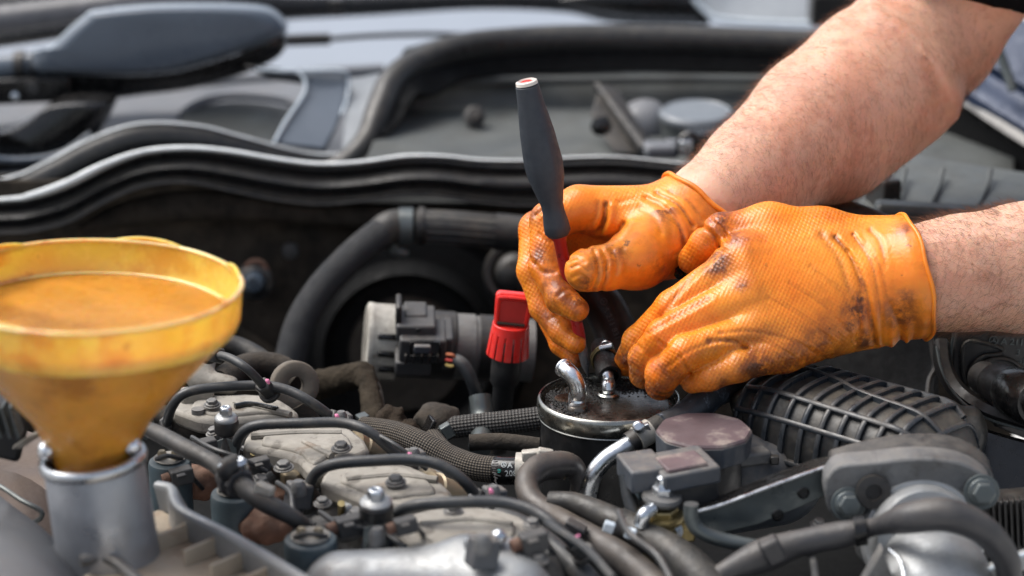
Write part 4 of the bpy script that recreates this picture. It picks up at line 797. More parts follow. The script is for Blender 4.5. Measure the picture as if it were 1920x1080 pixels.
# grime: baked-on oily crumbs round the pipes
def crumbs(name, centres, n, rad, size, parent, mt, z=-.0018):
    V, F = [], []; r = np.random.default_rng(5)
    for k in range(n):
        c = centres[r.integers(len(centres))]; a = r.uniform(0, 6.28); q = abs(r.normal(0, rad*.5)); p = np.array([c[0]+q*math.cos(a), c[1]+q*math.sin(a)*1.5, z])
        if math.hypot(p[0], p[1]) > RF*.90: continue
        s = size*r.uniform(.35, 1.2); b = len(V); off = r.normal(0, .25, (6, 3))
        for j, d in enumerate(((1, 0, 0), (0, 1, 0), (-1, 0, 0), (0, -1, 0), (0, 0, .8), (0, 0, -.5))): V.append(p+(np.array(d)+off[j])*s)
        for t_ in ((0, 1, 4), (1, 2, 4), (2, 3, 4), (3, 0, 4), (1, 0, 5), (2, 1, 5), (3, 2, 5), (0, 3, 5)): F.append(tuple(b+i for i in t_))
    return obj(name, (V, F, None), mt, parent, kind='stuff', ang=20)
crumbs('grime', [Z(1040, 735, 0), Z(1052, 748, 0), Z(1105, 730, 0), Z(1120, 742, 0), Z(1090, 715, 0), Z(1170, 722, 0), Z(1190, 716, 0), Z(1150, 712, 0), Z(1072, 765, 0), Z(1230, 726, 0)], 5200, .0085, .00065, ff, MT['grime'])
p1 = tube([Z(1083, 767, -.004), Z(1082, 756, -.001)+[0, 0, .004], Y(1084, 737, -.009), Y(1081, 720, -.0088), Y(1074, 706, -.0082), Y(1065, 696, -.006), Y(1057, 689, -.002)], [M(16.5, O3)]*2+[M(16, O3)]*5, 24, sm=6, hollow=.004)
obj('outlet_pipe', p1, MT['chrome'], ff, ang=60)
e1, e0 = Y(1057, 689, -.002), Y(1065, 696, -.006); obj('pipe_bead', lathe([(M(15.5, O3), 0), (M(18.5, O3), .0008), (M(18.5, O3), .002), (M(15, O3), .0028), (M(13, O3), .0022), (M(13, O3), 0)], e1-nrm(e1-e0)*.0016, e1-e0, 30), MT['chrome'], ff, ang=60)
obj('pipe_weld', lathe([(M(17, O3), 0), (M(20, O3), -.0005), (M(19, O3), .0012), (M(16, O3), .0022)], Z(1083, 766, -.0014), n=24), MT['lid'], ff)
obj('inlet_pipe', tube([Z(1141, 742, -.004), Z(1141, 738, 0)+[0, 0, .004], Y(1141, 715, .012), Y(1138, 702, .014), Y(1132, 693, .019)], M(12.5, O3), 20), MT['steel'], ff)
obj('inlet_collar', lathe([(M(12, O3), 0), (M(21, O3), 0), (M(21, O3), .0008), (M(18, O3), .0018), (M(12, O3), .0018)], Z(1141, 741, -.0015), n=32), MT['rim'], ff)
fh = thing('fuel_hose', Y(1140, 700, .015), 'short oily black hose with a wire clamp pushed on the right filter pipe', 'hose')
hp = ys([(1144, 705, .0125), (1140, 694, .019), (1136, 682, .030), (1131, 668, .043), (1126, 652, .058)])
obj('hose', tube(hp, [M(22, O3), M(24, O3), M(23, O3), M(21, O3), M(20, O3)], 24, hollow=.002), MT['grime'], fh)
cx = nrm(hp[3]-hp[1])
for d_ in (0, .0035): obj('clamp_wire', lathe([(M(24.5, O3)+math.cos(t)*.0007, math.sin(t)*.0007+d_) for t in np.linspace(0, 2*math.pi, 8)], hp[2]+cx*.006, cx, 36), MT['gold'], fh)
obj('clamp_screw', lathe([(1e-6, -.004), (.0022, -.004), (.0022, .004), (1e-6, .004)], hp[2]+cx*.008+np.array([.001, -.002, .0085]), (1, -.2, .3), 10), MT['steel'], fh)
obj('clamp_loop', tube([hp[2]+cx*.008+np.array(p) for p in ((-.003, -.001, .007), (-.001, -.002, .0115), (.003, -.002, .0115), (.005, -.001, .007))], .0007, 6), MT['steel'], fh)
bhz = thing('printed_hose', Y(1150, 600, .10), 'dark hose with faint white printing in the gap between the two gloves', 'hose')
hz = ys([(1090, 540, .12), (1120, 560, .115), (1145, 600, .11), (1160, 650, .10), (1165, 720, .08)]); obj('hose', tube(hz, [.012, .013, .0135, .0135, .013], 24), MT['black'], bhz)
def text_geo(s, size, origin, xd, yd, ext=.0003, bend=None, y0=0):
    cu = bpy.data.curves.new('t', 'FONT'); cu.body = s; cu.size = 1; cu.extrude = ext/size; cu.resolution_u = 2; o = bpy.data.objects.new('t', cu); SC.collection.objects.link(o)
    me = bpy.data.meshes.new_from_object(o.evaluated_get(bpy.context.evaluated_depsgraph_get())); bpy.data.objects.remove(o)
    x, y = nrm(xd), nrm(yd); z = np.cross(x, y); V = []
    for v in me.vertices:
        a, b, c = v.co; p = np.asarray(origin)+x*a*size
        if bend: th = (b*size+y0)/bend; p = p+y*math.sin(th)*(bend+c*size)+z*(math.cos(th)*(bend+c*size)-bend)
        else: p = p+y*b*size+z*c*size
        V.append(p)
    return V, [tuple(f.vertices) for f in me.polygons], None
def star_geo(c, xd, yd, r, w_, h_):                               # ring with a three-pointed star
    x, y = nrm(xd), nrm(yd); z = np.cross(x, y); gs = [lathe([(r-w_, 0), (r-w_, h_), (r, h_), (r, 0), (r-w_, 0)], c, z, 28)]
    for k in range(3):
        a = math.pi/2+k*2*math.pi/3; d = x*math.cos(a)+y*math.sin(a); e = np.cross(z, d); c = np.asarray(c); gs.append(prism([c+d*(r-w_*.4), c+e*w_*1.1, c-d*w_*.6, c-e*w_*1.1], z*h_))
    return join(*gs)
tp = Y(1126, 566, .0985); td = nrm(Y(1154, 635, .09)-Y(1130, 575, .0985)); ty = nrm(np.cross((0, -1, .3), td))
obj('print', text_geo('A 211 831', .0052, tp+td*.004, td, ty, .0002, bend=.0137), mat('faint_print', (86, 88, 88), .7, bump=0), bhz)
obj('print_mark', star_geo(tp+td*.0005+ty*.002, td, ty, .0022, .0005, .0003), mat('faint_print_mark', (86, 88, 88), .7, bump=0), bhz)
th_ = thing('small_hose_end', Y(1290, 500, .06), 'short glossy black hose end pinched between thumb and forefinger of the flat hand', 'hose')
obj('hose', tube(qs([(1278, 505, 1.44), (1310, 490, 1.442), (1350, 468, 1.446), (1390, 448, 1.45)]), .0052, 16, hollow=.003), MT['black_shiny'], th_)
obj('lip', tube(qs([(1275, 508, 1.439), (1284, 503, 1.44)]), .0060, 16, hollow=.003), MT['black_shiny'], th_)

# ---------------------------------------------------------------- hoses left of the filter
bh1 = thing('braided_hose', Y(920, 800, .05), 'black braided hose lying straight between the clip and the filter', 'hose')
obj('hose', tube(ys([(815, 830, .045), (835, 806, .05), (880, 798, .05), (950, 792, .05), (1030, 782, .05)]), [M(16, O3), M(21, O3), M(22, O3), M(23, O3), M(23, O3)], 24), MT['braid'], bh1)
obj('clip', box(Y(838, 808, .028), (.007, .006, .009), (1, .3, .5)), MT['bracket'], bh1, bev=.0008)
obj('clip', box(Y(802, 806, .035), (.003, .012, .016), (1, .3, -.5)), MT['black_shiny'], bh1, bev=.0006)
bh2 = thing('dusty_braided_hose', Y(860, 870, -.02), 'dusty braided hose curving right to a printed rubber sleeve', 'hose')
bp_ = ys([(680, 800, .02), (740, 812, .005), (790, 832, -.01), (840, 858, -.02), (890, 876, -.03), (940, 882, -.035)])
obj('hose', tube(bp_, [M(20, O3), M(23, O3), M(24, O3), M(25, O3), M(25, O3), M(25, O3)], 26), MT['braid_dust'], bh2)
obj('branch', tube(ys([(812, 820, .03), (826, 838, .01), (846, 856, -.005), (870, 868, -.02)]), [M(18, O3)]*3+[M(10, O3)], 18), MT['braid_dust'], bh2)
obj('frayed_end', join(*[tube([Y(926+random.uniform(-3, 3), 858+k*4, -.052+abs(k-6)*.001), Y(934+random.uniform(-5, 5), 856+k*4.6, -.058+abs(k-6)*.001)], .0004, 5) for k in range(13)]), MT['tape'], bh2, kind='stuff')
slv = tube(ys([(928, 882, -.035), (950, 883, -.037), (985, 882, -.038)]), M(26, O3), 28); obj('printed_sleeve', slv, MT['black_shiny'], bh2)
sx_ = nrm(Y(985, 882, -.038)-Y(940, 883, -.036)); sy_ = nrm(np.cross((0, -1, .3), sx_)); sy_ = sy_ if sy_[2] > 0 else -sy_; fz = nrm(np.cross(sx_, sy_)); rs_ = M(26.3, O3); so = Y(944, 882, -.0365)+fz*rs_
obj('print', text_geo('A 64', .0046, so+sx_*.0036, sx_, sy_, .0002, bend=rs_, y0=.0022), MT['white'], bh2); obj('print', text_geo('2081', .0048, so+sx_*.0020, sx_, sy_, .0002, bend=rs_, y0=-.0026), MT['white'], bh2)
obj('print_mark', star_geo(so+sx_*.0016+sy_*.0038-fz*.0010, sx_, nrm(sy_-fz*.45), .0016, .0004, .0005), MT['white'], bh2)
obj('teal_dot', lathe([(1e-6, .0006), (.0011, .0006), (.0011, 0)], so-sx_*.0012+sy_*.0006-fz*.0002, fz, 14), MT['teal_dot'], bh2)
eh = thing('elbow_hose', Y(1020, 930, -.07), 'grimy grey brown elbow hose looping forward below the silver clamp', 'hose')
obj('clamp', lathe([(M(28, O3), -.006), (M(29.5, O3), -.006), (M(29.5, O3), .006), (M(28, O3), .006)], Y(988, 878, -.04), (1, -.1, .05), 30), MT['silver'], eh)
obj('clamp_ear', box(Y(998, 853, -.05), (.012, .006, .006), (1, 0, .1)), MT['silver'], eh, bev=.001)
obj('hose', tube(ys([(1078, 940, -.055), (1086, 902, -.055), (1072, 876, -.055), (1042, 872, -.06), (1008, 880, -.068), (988, 905, -.08), (1000, 940, -.095), (1050, 975, -.11), (1110, 1010, -.125), (1180, 1055, -.145), (1240, 1110, -.165)]), [M(13, O3), M(17, O3), M(23, O3), M(26, O3), M(25, O3), M(22, O3), M(21, O3), M(22, O3), M(24, O3), M(26, O3), M(28, O3)], 24), MT['brownhose'], eh)
obj('bead', lathe([(M(23, O3), -.0008), (M(27, O3), 0), (M(23, O3), .0008)], Y(1054, 873, -.057), (1, .15, .1), 30), MT['port'], eh)
obj('spring_clip', box(Y(1022, 853, -.058), (.009, .006, .007), (1, 0, -.2)), MT['silver'], eh, bev=.001)
obj('pipe_joint', box(Y(1078, 990, -.13), (.012, .008, .006), (1, -.3, -.5)), MT['tape'], eh, bev=.001)
lh = thing('lower_hose', Y(1200, 1040, -.13), 'fat dusty black hose running down to the bottom edge beside the elbow hose', 'hose')
obj('hose', tube(ys([(1030, 940, -.10), (1080, 945, -.105), (1150, 975, -.12), (1220, 1010, -.14), (1290, 1060, -.16), (1350, 1130, -.18)]), [M(18, O3), M(20, O3), M(24, O3), M(27, O3), M(34, O3), M(38, O3)], 22), MT['hose'], lh)
for (a, b) in ((1142, 988), (1182, 1000)): obj('clip_stud', box(Y(a, b, -.145), (.006, .005, .0055), (1, -.2, -.3)), MT['pale_edge'], lh, bev=.0008)
obj('clip_band', lathe([(M(26, O3), -.004), (M(27.5, O3), -.004), (M(27.5, O3), .004), (M(26, O3), .004)], Y(1170, 985, -.126), (1, -.3, -.35), 24), MT['conn'], lh)
lh2 = thing('rear_coolant_hose', Y(880, 1000, -.12), 'dusty grey hose behind the row of rubber lines at the bottom centre', 'hose')
obj('hose', tube(ys([(930, 960, -.13), (990, 990, -.14), (1040, 1030, -.15), (1100, 1090, -.17), (1120, 1130, -.17)]), [M(14, O3), M(17, O3), M(20, O3), M(24, O3), M(24, O3)], 18), MT['line'], lh2)
obj('sleeve', tube(ys([(1010, 1025, -.155), (1036, 1085, -.17), (1040, 1130, -.18)]), [M(20, O3), M(22, O3), M(24, O3)], 18), MT['conn'], lh2)

# bent metal fuel pipe with its clamp
mp = thing('bent_metal_pipe', Y(1130, 900, -.06), 'oily bent metal pipe with a worm clamp in front of the filter', 'pipe')
obj('pipe', tube(ys([(1092, 980, -.06), (1102, 930, -.06), (1112, 892, -.06), (1135, 862, -.058), (1165, 842, -.055), (1196, 822, -.05)]), M(16.5, O3), 22), MT['steel'], mp)
obj('rubber_collar', tube(ys([(1180, 832, -.053), (1194, 823, -.051)]), M(21, O3), 22), MT['black'], mp)
mc = Y(1207, 815, -.05); md = nrm(Y(1226, 803, -.046)-Y(1184, 830, -.053))
obj('hose', tube(ys([(1190, 826, -.052), (1222, 806, -.047), (1262, 790, -.036), (1300, 776, -.02)]), [M(20, O3), M(21, O3), M(24, O3), M(24, O3)], 22), MT['hose'], mp)
cl = obj('clamp', lathe([(M(21.5, O3), -.005), (M(23, O3), -.005), (M(23, O3), .005), (M(21.5, O3), .005)], mc, md, 36), MT['silver'], mp)
obj('clamp_screw', join(lathe([(1e-6, -.005), (.0032, -.005), (.0036, .003), (.0024, .0045), (1e-6, .0045)], Y(1198, 801, -.058), (-.2, -1, .5), 12), box(Y(1206, 803, -.052), (.008, .006, .005), (1, 0, .4))), MT['steel'], mp, bev=.0004)

# elbow hose that dives under the gloved fingers
dh = thing('dusty_coolant_hose', Y(1320, 760, .0), 'black hose with white dust running up under the little finger of the flat hand', 'hose')
obj('hose', tube(ys([(1240, 800, -.045), (1282, 782, -.035), (1318, 752, -.022), (1345, 730, .0), (1400, 712, .03), (1460, 700, .06)]), [M(24, O3), M(26, O3), M(29, O3), M(31, O3), M(32, O3), M(32, O3)], 26), mat('chalky_hose', (36, 42, 50), .5, dust=.15, bump=.2, stain=[((140, 150, 164), 70, .56, .8)]), dh)

# ---------------------------------------------------------------- expansion tank cap, connectors
Z0 = Z
def Z(px, py, z): return Z0(px, py, z+.034)                       # the parts from here on stand on the engine's top level
tc = thing('tank_cap', Z(1320, 850, -.05), 'purple brown ten sided screw cap with pale dust in front of the ribbed cover', 'cap')
cT = Z(1320, 808, -.029); rT = M(91, cT)
sc_ = lambda a, h: 1-.035*abs(math.sin(a*5))
obj('cap_top', lathe([(rT*.99, -.0012), (rT*.985, 0), (rT*.95, .0012), (1e-6, .0018)], cT, n=100, mod=sc_), MT['capbrown'], tc, ang=30)
obj('cap_side', lathe([(rT*.90, -.0135), (rT*.93, -.0135), (rT*.975, -.0125), (rT*1.0, -.0012), (rT*.99, -.0010)], cT, n=100, mod=sc_), MT['bluegrey'], tc, ang=30)
obj('neck', lathe([(rT*.8, -.035), (rT*.8, -.0135), (1e-6, -.0135)], cT, n=40), MT['conn'], tc)
ct = thing('coolant_tank', Z(1400, 900, -.075), 'rounded grey plastic tank body below the purple brown cap', 'tank')
def sd_tank(P):
    d = smin(cone(P, Z(1330, 900, -.085), Z(1450, 890, -.075), .034, .030), cone(P, Z(1440, 880, -.06), Z(1400, 880, -.06), .016, .022), .012); return d
obj('body', nets(sd_tank, *bnd([Z(1330, 900, -.085), Z(1450, 890, -.075), Z(1440, 880, -.06)], .045), .0022), MT['bluegrey'], ct, ang=180)
obj('band', tube(zs([(1335, 862, -.047), (1400, 838, -.045), (1450, 850, -.05), (1478, 880, -.06)]), .0016, 8), MT['bluegrey'], ct)
obj('dust_ledge', box(Z(1395, 858, -.046), (.03, .012, .008), (1, .4, 0)), MT['alu_dark'], ct, bev=.002)
obj('notch', box(Z(1452, 862, -.047), (.005, .005, .005)), MT['black'], ct, bev=.0008)
sn = thing('pressure_sensor', Z(1250, 960, -.09), 'dusty blue grey sensor with stacked square plugs left of the tank', 'sensor')
def zb(name, x0, y0, x1, y1, z, hgt, dpt, mtl, par, ax=(1, .15, .02), up=(0, -.0, 1), bev=.0015, **k):
    c = Z((x0+x1)/2, (y0+y1)/2, z+.016); return obj(name, box(c, (M(abs(x1-x0), c), dpt, hgt), ax, up), mtl, par, bev=bev, **k)
zb('plug', 1168, 855, 1240, 912, -.052, .013, .03, MT['bluegrey'], sn, (1, .25, .05)); zb('plug', 1222, 852, 1335, 905, -.050, .010, .034, MT['bluegrey'], sn, (1, .3, .08))
zb('plug_body', 1232, 885, 1330, 935, -.062, .018, .036, MT['conn'], sn, (1, .3, .1)); zb('top_plate', 1238, 848, 1318, 885, -.0445, .003, .020, MT['capbrown'], sn, (1, .3, .08), bev=.001)
zb('lower_block', 1190, 900, 1225, 925, -.067, .010, .018, MT['teal'], sn, (1, .2, 0)); zb('side_lug', 1268, 905, 1290, 935, -.063, .012, .02, MT['black'], sn)
for x_ in (1176, 1196, 1216): obj('plug_ridge', box(Z(x_, 878, -.050)+[0, -.012, .008], (.0012, .004, .012), (1, .25, .05)), MT['bluegrey'], sn, bev=.0003)
obj('cable', tube(ys([(1172, 890, -.11), (1178, 930, -.115), (1192, 970, -.12), (1205, 1010, -.125)]), [.0035, .0036, .0042, .004], 12), MT['line'], sn)
va = thing('plated_valve', Z(1240, 1000, -.10), 'golden plated valve body with a silver nut under the blue grey plugs', 'valve')
obj('nut', lathe([(.0065, 0), (.0065, .004), (.0045, .006), (.004, .010), (1e-6, .0115)], Y(1243, 925, -.125), (0, -.1, 1), 6), MT['steel'], va, bev=.0005)
obj('flange', lathe([(.0105, 0), (.0112, .002), (.0105, .004), (.007, .0045)], Y(1240, 938, -.125), (.1, -.1, 1), 30), MT['alu_dark'], va)
obj('body', lathe([(.0095, -.03), (.0098, -.022), (.0118, -.020), (.0118, -.013), (.0095, -.011), (.0095, 0), (1e-6, 0)], Y(1240, 950, -.128), (0, -.1, 1), 6), MT['gold'], va, bev=.0008)
obj('band', lathe([(.0125, -.002), (.013, 0), (.0125, .002)], Y(1238, 968, -.128), (0, -.1, 1), 24), MT['gold'], va)
obj('plate', box(Y(1255, 985, -.12), (.030, .006, .018), (1, .2, -.1)), MT['gold'], va, bev=.0015); bolt_parts(va, Y(1262, 996, -.128), .0035, (0, -1, .3), MT['steel'])
obj('side_pipe', tube(ys([(1200, 985, -.14), (1208, 965, -.14), (1222, 955, -.135)]), .004, 12), MT['steel'], va)

# ---------------------------------------------------------------- ribbed cover
rb = thing('ribbed_intake_cover', Z(1560, 850, -.08), 'dusty black intake cover with a lattice of raised ribs below the flat hand', 'intake cover')
aA, aB = Z(1405, 800, -.047), Z(1745, 905, -.047); aX = nrm(aB-aA); aL = np.linalg.norm(aB-aA); aN = nrm(np.cross((0, 0, 1), aX)); aN = aN if aN[1] > 0 else -aN
WID, HGT = .041, .046
def sup(th, s=1.0, e=.55):                                        # superelliptic section: th 0 = front foot, pi = rear foot
    c, n_ = math.cos(th), math.sin(th); return -aN*WID*s*math.copysign(abs(c)**e, c)+np.array([0, 0, 1])*HGT*s*abs(n_)**.8
base = aA-np.array([0, 0, .012])
def surf(u, th, s=1.0): k = 1-.10*max(0, (.16-u)/.16)-.25*max(0, (u-.82)/.18)**2; return base+aX*aL*u+aN*.020+sup(th, s*k)
nu, nt = 120, 30; V = [surf(u, th, .955-.012*abs(math.sin(u/.98*8*math.pi*1.25))) for u in np.linspace(-.02, 1.06, nu) for th in np.linspace(-.25, math.pi+.2, nt)]
F = [(i*nt+j, i*nt+j+1, (i+1)*nt+j+1, (i+1)*nt+j) for i in range(nu-1) for j in range(nt-1)]+[tuple(range(nt)), tuple((nu-1)*nt+j for j in range(nt))]
obj('shell', (V, F, None), MT['airbox'], rb, ang=60)
def ribline(pts, t=.0016, h=.0055, dirs=None): 
    P = spline([p for p, _ in pts], 3); Nn = spline([q for _, q in pts], 3); T, _, _ = frames(P); V = []; F = []
    for i, p in enumerate(P):
        n = nrm(Nn[i]); s_ = nrm(np.cross(T[i], n)); V += [p-n*h-s_*t, p-s_*t, p-s_*t*.5+n*.0006, p+s_*t*.5+n*.0006, p+s_*t, p-n*h+s_*t]
    for i in range(len(P)-1):
        for j in range(6): F.append((i*6+j, i*6+(j+1) % 6, (i+1)*6+(j+1) % 6, (i+1)*6+j))
    F += [tuple(range(6)), tuple((len(P)-1)*6+j for j in range(6))]; return V, F, None
def sn_(u, th): e = .02; a = surf(u+e, th)-surf(u-e, th); b = surf(u, th+e)-surf(u, th-e); n = nrm(np.cross(b, a)); return n if np.dot(n, surf(u, th)-(base+aX*aL*u+aN*.02)) > 0 else -n
for u in np.linspace(.0, .98, 11): obj('cross_rib', ribline([(surf(u, th), sn_(u, th)) for th in np.linspace(-.1, math.pi*.93, 12)]), MT['rib'], rb)
for th0, th1, u0, u1 in ((.62, .62, .0, .80), (1.10, 1.05, .0, .98), (1.62, 1.5, .05, 1.0), (2.15, 2.0, .1, .95), (.10, .1, 0, .5)):
    obj('long_rib', ribline([(surf(u0+(u1-u0)*t, th0+(th1-th0)*t, 1.012), sn_(u0+(u1-u0)*t, th0+(th1-th0)*t)) for t in np.linspace(0, 1, 10)], .0016), MT['rib'], rb)
obj('end_skirt', loft([ys([(1375, 770, -.02), (1372, 735, .0), (1420, 705, .03), (1480, 700, .05)]), ys([(1400, 850, -.05), (1392, 760, -.02), (1430, 735, .0), (1500, 715, .03)])], 5, thick=(0, .004, -.004)), MT['airbox'], rb, ang=60)
obj('rear_flange', loft([zs([(1500, 712, -.018), (1600, 700, -.02), (1700, 730, -.026), (1760, 768, -.03)]), zs([(1480, 740, -.028), (1600, 735, -.03), (1690, 760, -.034), (1740, 790, -.038)])], 6, thick=(0, 0, -.012)), MT['airbox'], rb, ang=60)
def sd_end(P): return smin(smin(cone(P, Z(1700, 830, -.055), Z(1800, 812, -.05), .022, .017), cone(P, Z(1750, 800, -.045), Z(1680, 870, -.06), .014, .018), .012), cone(P, Z(1800, 850, -.07), Z(1640, 880, -.07), .012, .016), .012)-.0012*np.sin(P[..., 0]*420)
obj('moulded_end', nets(sd_end, *bnd([Z(1700, 830, -.055), Z(1800, 812, -.05), Z(1750, 800, -.045), Z(1680, 870, -.06), Z(1640, 880, -.07), Z(1800, 850, -.07)], .028), .0022), MT['airbox'], rb, ang=180)
bc = Z(1717, 752, -.026); bz = (0, -.15, 1)
gm = obj('bush_seat', lathe([(.0115, -.010), (.0115, -.002), (.0105, -.0003), (.0088, 0), (.0082, -.001), (.0082, -.004)], bc, bz, 36), MT['black'], rb)
sub('brass_bush', lathe([(.0082, -.001), (.0075, -.0003), (.0068, -.0006), (.0055, -.0022), (.0035, -.0028), (.0033, -.008)], bc, bz, 36), MT['brass'], gm, ang=60)
obj('edge_wall', tube(zs([(1680, 798, -.03), (1730, 775, -.028), (1762, 760, -.03)]), .0018, 8), MT['rib'], rb)
obj('dust_ridge', tube(zs([(1700, 822, -.030), (1745, 812, -.029), (1790, 812, -.032), (1822, 800, -.034)]), .0011, 6), MT['pad'], rb)

# long grey steel bracket
lb = thing('steel_bar_bracket', Z(1450, 960, -.08), 'long angled grey steel bracket bar crossing below the tank', 'bracket')
by = lambda x: -.135-(x-1300)/290*(-.012)
obj('bar', prism([Y(a, b, by(a)) for a, b in ((1302, 962), (1360, 945), (1440, 915), (1520, 886), (1586, 864), (1586, 878), (1560, 925), (1500, 952), (1420, 985), (1345, 1002), (1316, 992))], (.0, .003, .0008)), MT['bracket'], lb, bev=.0008)
obj('top_flange', prism([Y(a, b, by(a)-.0005) for a, b in ((1302, 959), (1360, 942), (1440, 912), (1520, 883), (1588, 861))]+[Y(a, b, by(a)+.02) for a, b in ((1588, 848), (1520, 862), (1440, 892), (1360, 925), (1302, 945))], (0, 0, -.002)), MT['black_shiny'], lb, bev=.0006)
obj('bright_top_edge', tube([Y(a, b, by(a)-.001) for a, b in ((1302, 961), (1360, 944), (1440, 914), (1520, 885), (1587, 863))], .0011, 8), MT['steel'], lb)  # brighter strip along the bar's top edge
for a, b in ((1506, 924), (1458, 966)): obj('hole', lathe([(.0034, 0), (.0026, .0006), (.0024, -.004), (1e-6, -.004)], Y(a, b, by(a)-.0006), (0, -1, .2), 20), MT['black_shiny'], lb)
tb = thing('thin_bent_tube', Z(1360, 1010, -.11), 'thin grey metal tube bending right into the taped loom', 'tube')
obj('tube', tube(ys([(1296, 945, -.15), (1296, 970, -.15), (1308, 992, -.15), (1340, 1008, -.15), (1390, 1020, -.15), (1450, 1030, -.15)]), M(14.5, O3)*.88, 16), MT['bracket'], tb)
lm = thing('taped_wiring_loom', Z(1600, 1000, -.10), 'fat tape wrapped wiring loom crossing over the silver pipe at lower right', 'wiring loom')
obj('loom', tube(ys([(1300, 1110, -.17), (1370, 1068, -.17), (1430, 1042, -.165), (1500, 1018, -.165), (1580, 1002, -.165), (1640, 988, -.17), (1700, 972, -.19), (1770, 965, -.195), (1830, 985, -.195), (1870, 1020, -.19), (1890, 1060, -.185), (1895, 1110, -.18)]), [M(q, O3)*.85 for q in (20, 24, 34, 27, 27, 18, 30, 33, 30, 28, 26, 24)], 22), MT['tape'], lm)
obj('zip_tie', lathe([(M(24, O3), -.003), (M(25.5, O3), -.003), (M(25.5, O3), .003), (M(24, O3), .003)], Y(1612, 995, -.168), (1, 0, .15), 24), MT['black_shiny'], lm)
obj('tape_end', box(Y(1448, 1032, -.180), (.011, .010, .014), (1, .1, .5)), MT['tape'], lm, bev=.002)
# throttle flange
tf = thing('throttle_flange', Z(1700, 950, -.10), 'cast aluminium throttle flange with two big bolts and a socket screw', 'throttle flange')
tf_o = spline([Y(a, b, -.14) for a, b in ((1548, 900), (1572, 875), (1640, 868), (1720, 860), (1800, 868), (1850, 895), (1862, 925), (1845, 945), (1815, 965), (1800, 1000), (1790, 1060), (1620, 1060), (1610, 990), (1585, 985), (1555, 960), (1545, 925))], 3)
obj('plate', prism(list(tf_o), (0, .014, .002)), MT['alu_dark'], tf, bev=.003)
obj('rear_plate', prism(list(spline([Y(a, b, -.122) for a, b in ((1556, 880), (1620, 862), (1700, 848), (1790, 850), (1846, 876), (1862, 912), (1800, 1000), (1600, 1000))], 3)), (0, .02, .004)), MT['conn'], tf, bev=.003)
cB = Y(1728, 1010, -.145); rB = M(104, cB)
obj('collar', lathe([(rB*1.10, -.004), (rB*1.12, .003), (rB*1.06, .006), (rB*1.0, .006), (rB*.96, .018), (rB*.9, .022), (1e-6, .022)], cB, (0, -1, .35), 60), MT['alu'], tf, ang=50)
bolt_parts(tf, Y(1590, 945, -.142), .0060, (0, -1, .25), MT['bracket'], h=.006); bolt_parts(tf, Y(1840, 922, -.142), .0062, (0, -1, .25), MT['bracket'], h=.007)
sc2 = obj('socket_screw', lathe([(.0095, 0), (.009, .003), (.0045, .0035), (.0042, .001), (1e-6, .001)], Y(1637, 922, -.142), (0, -1, .25), 30), MT['black'], tf)
pp = thing('silver_intake_pipe', Z(1740, 1040, -.12), 'large bright aluminium pipe rising from the bottom right under the loom', 'pipe')
obj('pipe', tube([Y(1728, 1045, -.14), Y(1742, 1085, -.165), Y(1752, 1130, -.18), Y(1770, 1280, -.18)], [rB*.94, rB*1.06, rB*1.1, rB*1.1], 48), MT['alu'], pp)
obj('weld_seam', tube([Y(1668, 1030, -.188), Y(1690, 1055, -.2), Y(1700, 1110, -.215)], .0010, 8), MT['steel'], pp)
obj('wedge', prism(ys([(1615, 1100, -.20), (1655, 1030, -.20), (1680, 1100, -.20)]), (0, .01, 0)), MT['alu_dark'], pp, bev=.001)
er = thing('silver_corner_bracket', Y(1900, 1060, -.18), 'bright thin metal bracket at the lower right corner', 'bracket')
obj('strip', prism(ys([(1850, 1070, -.18), (1925, 1040, -.18), (1960, 1035, -.18), (1960, 1052, -.18), (1900, 1080, -.18), (1850, 1120, -.18)]), (0, .008, 0)), MT['alu'], er, bev=.001)
obj('strip_edge', tube(ys([(1855, 1068, -.183), (1920, 1040, -.183), (1960, 1032, -.183)]), .0012, 6), MT['pale_edge'], er)
fb_ = thing('fin_block', Y(1880, 980, -.10), 'black finned plastic block in the shade at the right edge', 'block')
obj('block', box(Y(1905, 980, -.09), (.05, .02, .035), (1, 0, .1)), MT['black'], fb_, bev=.002)
for i in range(9): obj('fin', box(Y(1862+i*11, 985-i*1, -.103), (.0014, .006, .030), (1, 0, .1)), MT['black'], fb_, bev=.0003)
# right inner wing
rw = thing('inner_wing', Y(1850, 850, .02), 'black inner wing sheet and swept ledge behind the ribbed cover', 'inner wing')
obj('wall', loft([[Y(1480, 600, .16), Y(1620, 600, .16), Y(1745, 600, .14), Y(1760, 600, .12)], [Y(1480, 900, .08), Y(1620, 900, .06), Y(1735, 900, .03), Y(1760, 900, .01)]], 6, thick=(0, .01, 0)), MT['dark'], rw)
obj('seam', tube(ys([(1744, 625, .095), (1748, 660, .09), (1752, 690, .085), (1742, 712, .08), (1738, 745, .07)]), .0016, 8), MT['conn'], rw)
obj('ledge', sweep(ys([(1758, 640, .06), (1765, 690, .045), (1790, 735, .03), (1840, 770, .01), (1900, 792, .0), (2000, 830, -.02)]), [(.002, 0), (.002, .002), (0, .004), (-.005, .003), (-.008, -.003), (-.008, -.009), (.002, -.009)]), MT['black'], rw, ang=50)
obj('ledge_edge', tube(ys([(1756, 650, .052), (1768, 700, .037), (1796, 745, .022), (1845, 782, .0), (1920, 806, -.01)]), .0008, 6), MT['bracket'], rw)
obj('lower_skin', loft([ys([(1760, 760, .02), (1850, 810, .0), (2000, 850, -.02)]), ys([(1850, 900, -.02), (1880, 960, -.03), (2000, 1000, -.04)]), ys([(1860, 1100, -.06), (1900, 1120, -.06), (2000, 1150, -.06)])], 6, thick=(0, .006, 0)), MT['black_shiny'], rw)
stw = thing('strut_tower_plate', Y(1850, 700, .06), 'black moulded plate with embossed part number at the right edge', 'plate')
py0 = .06
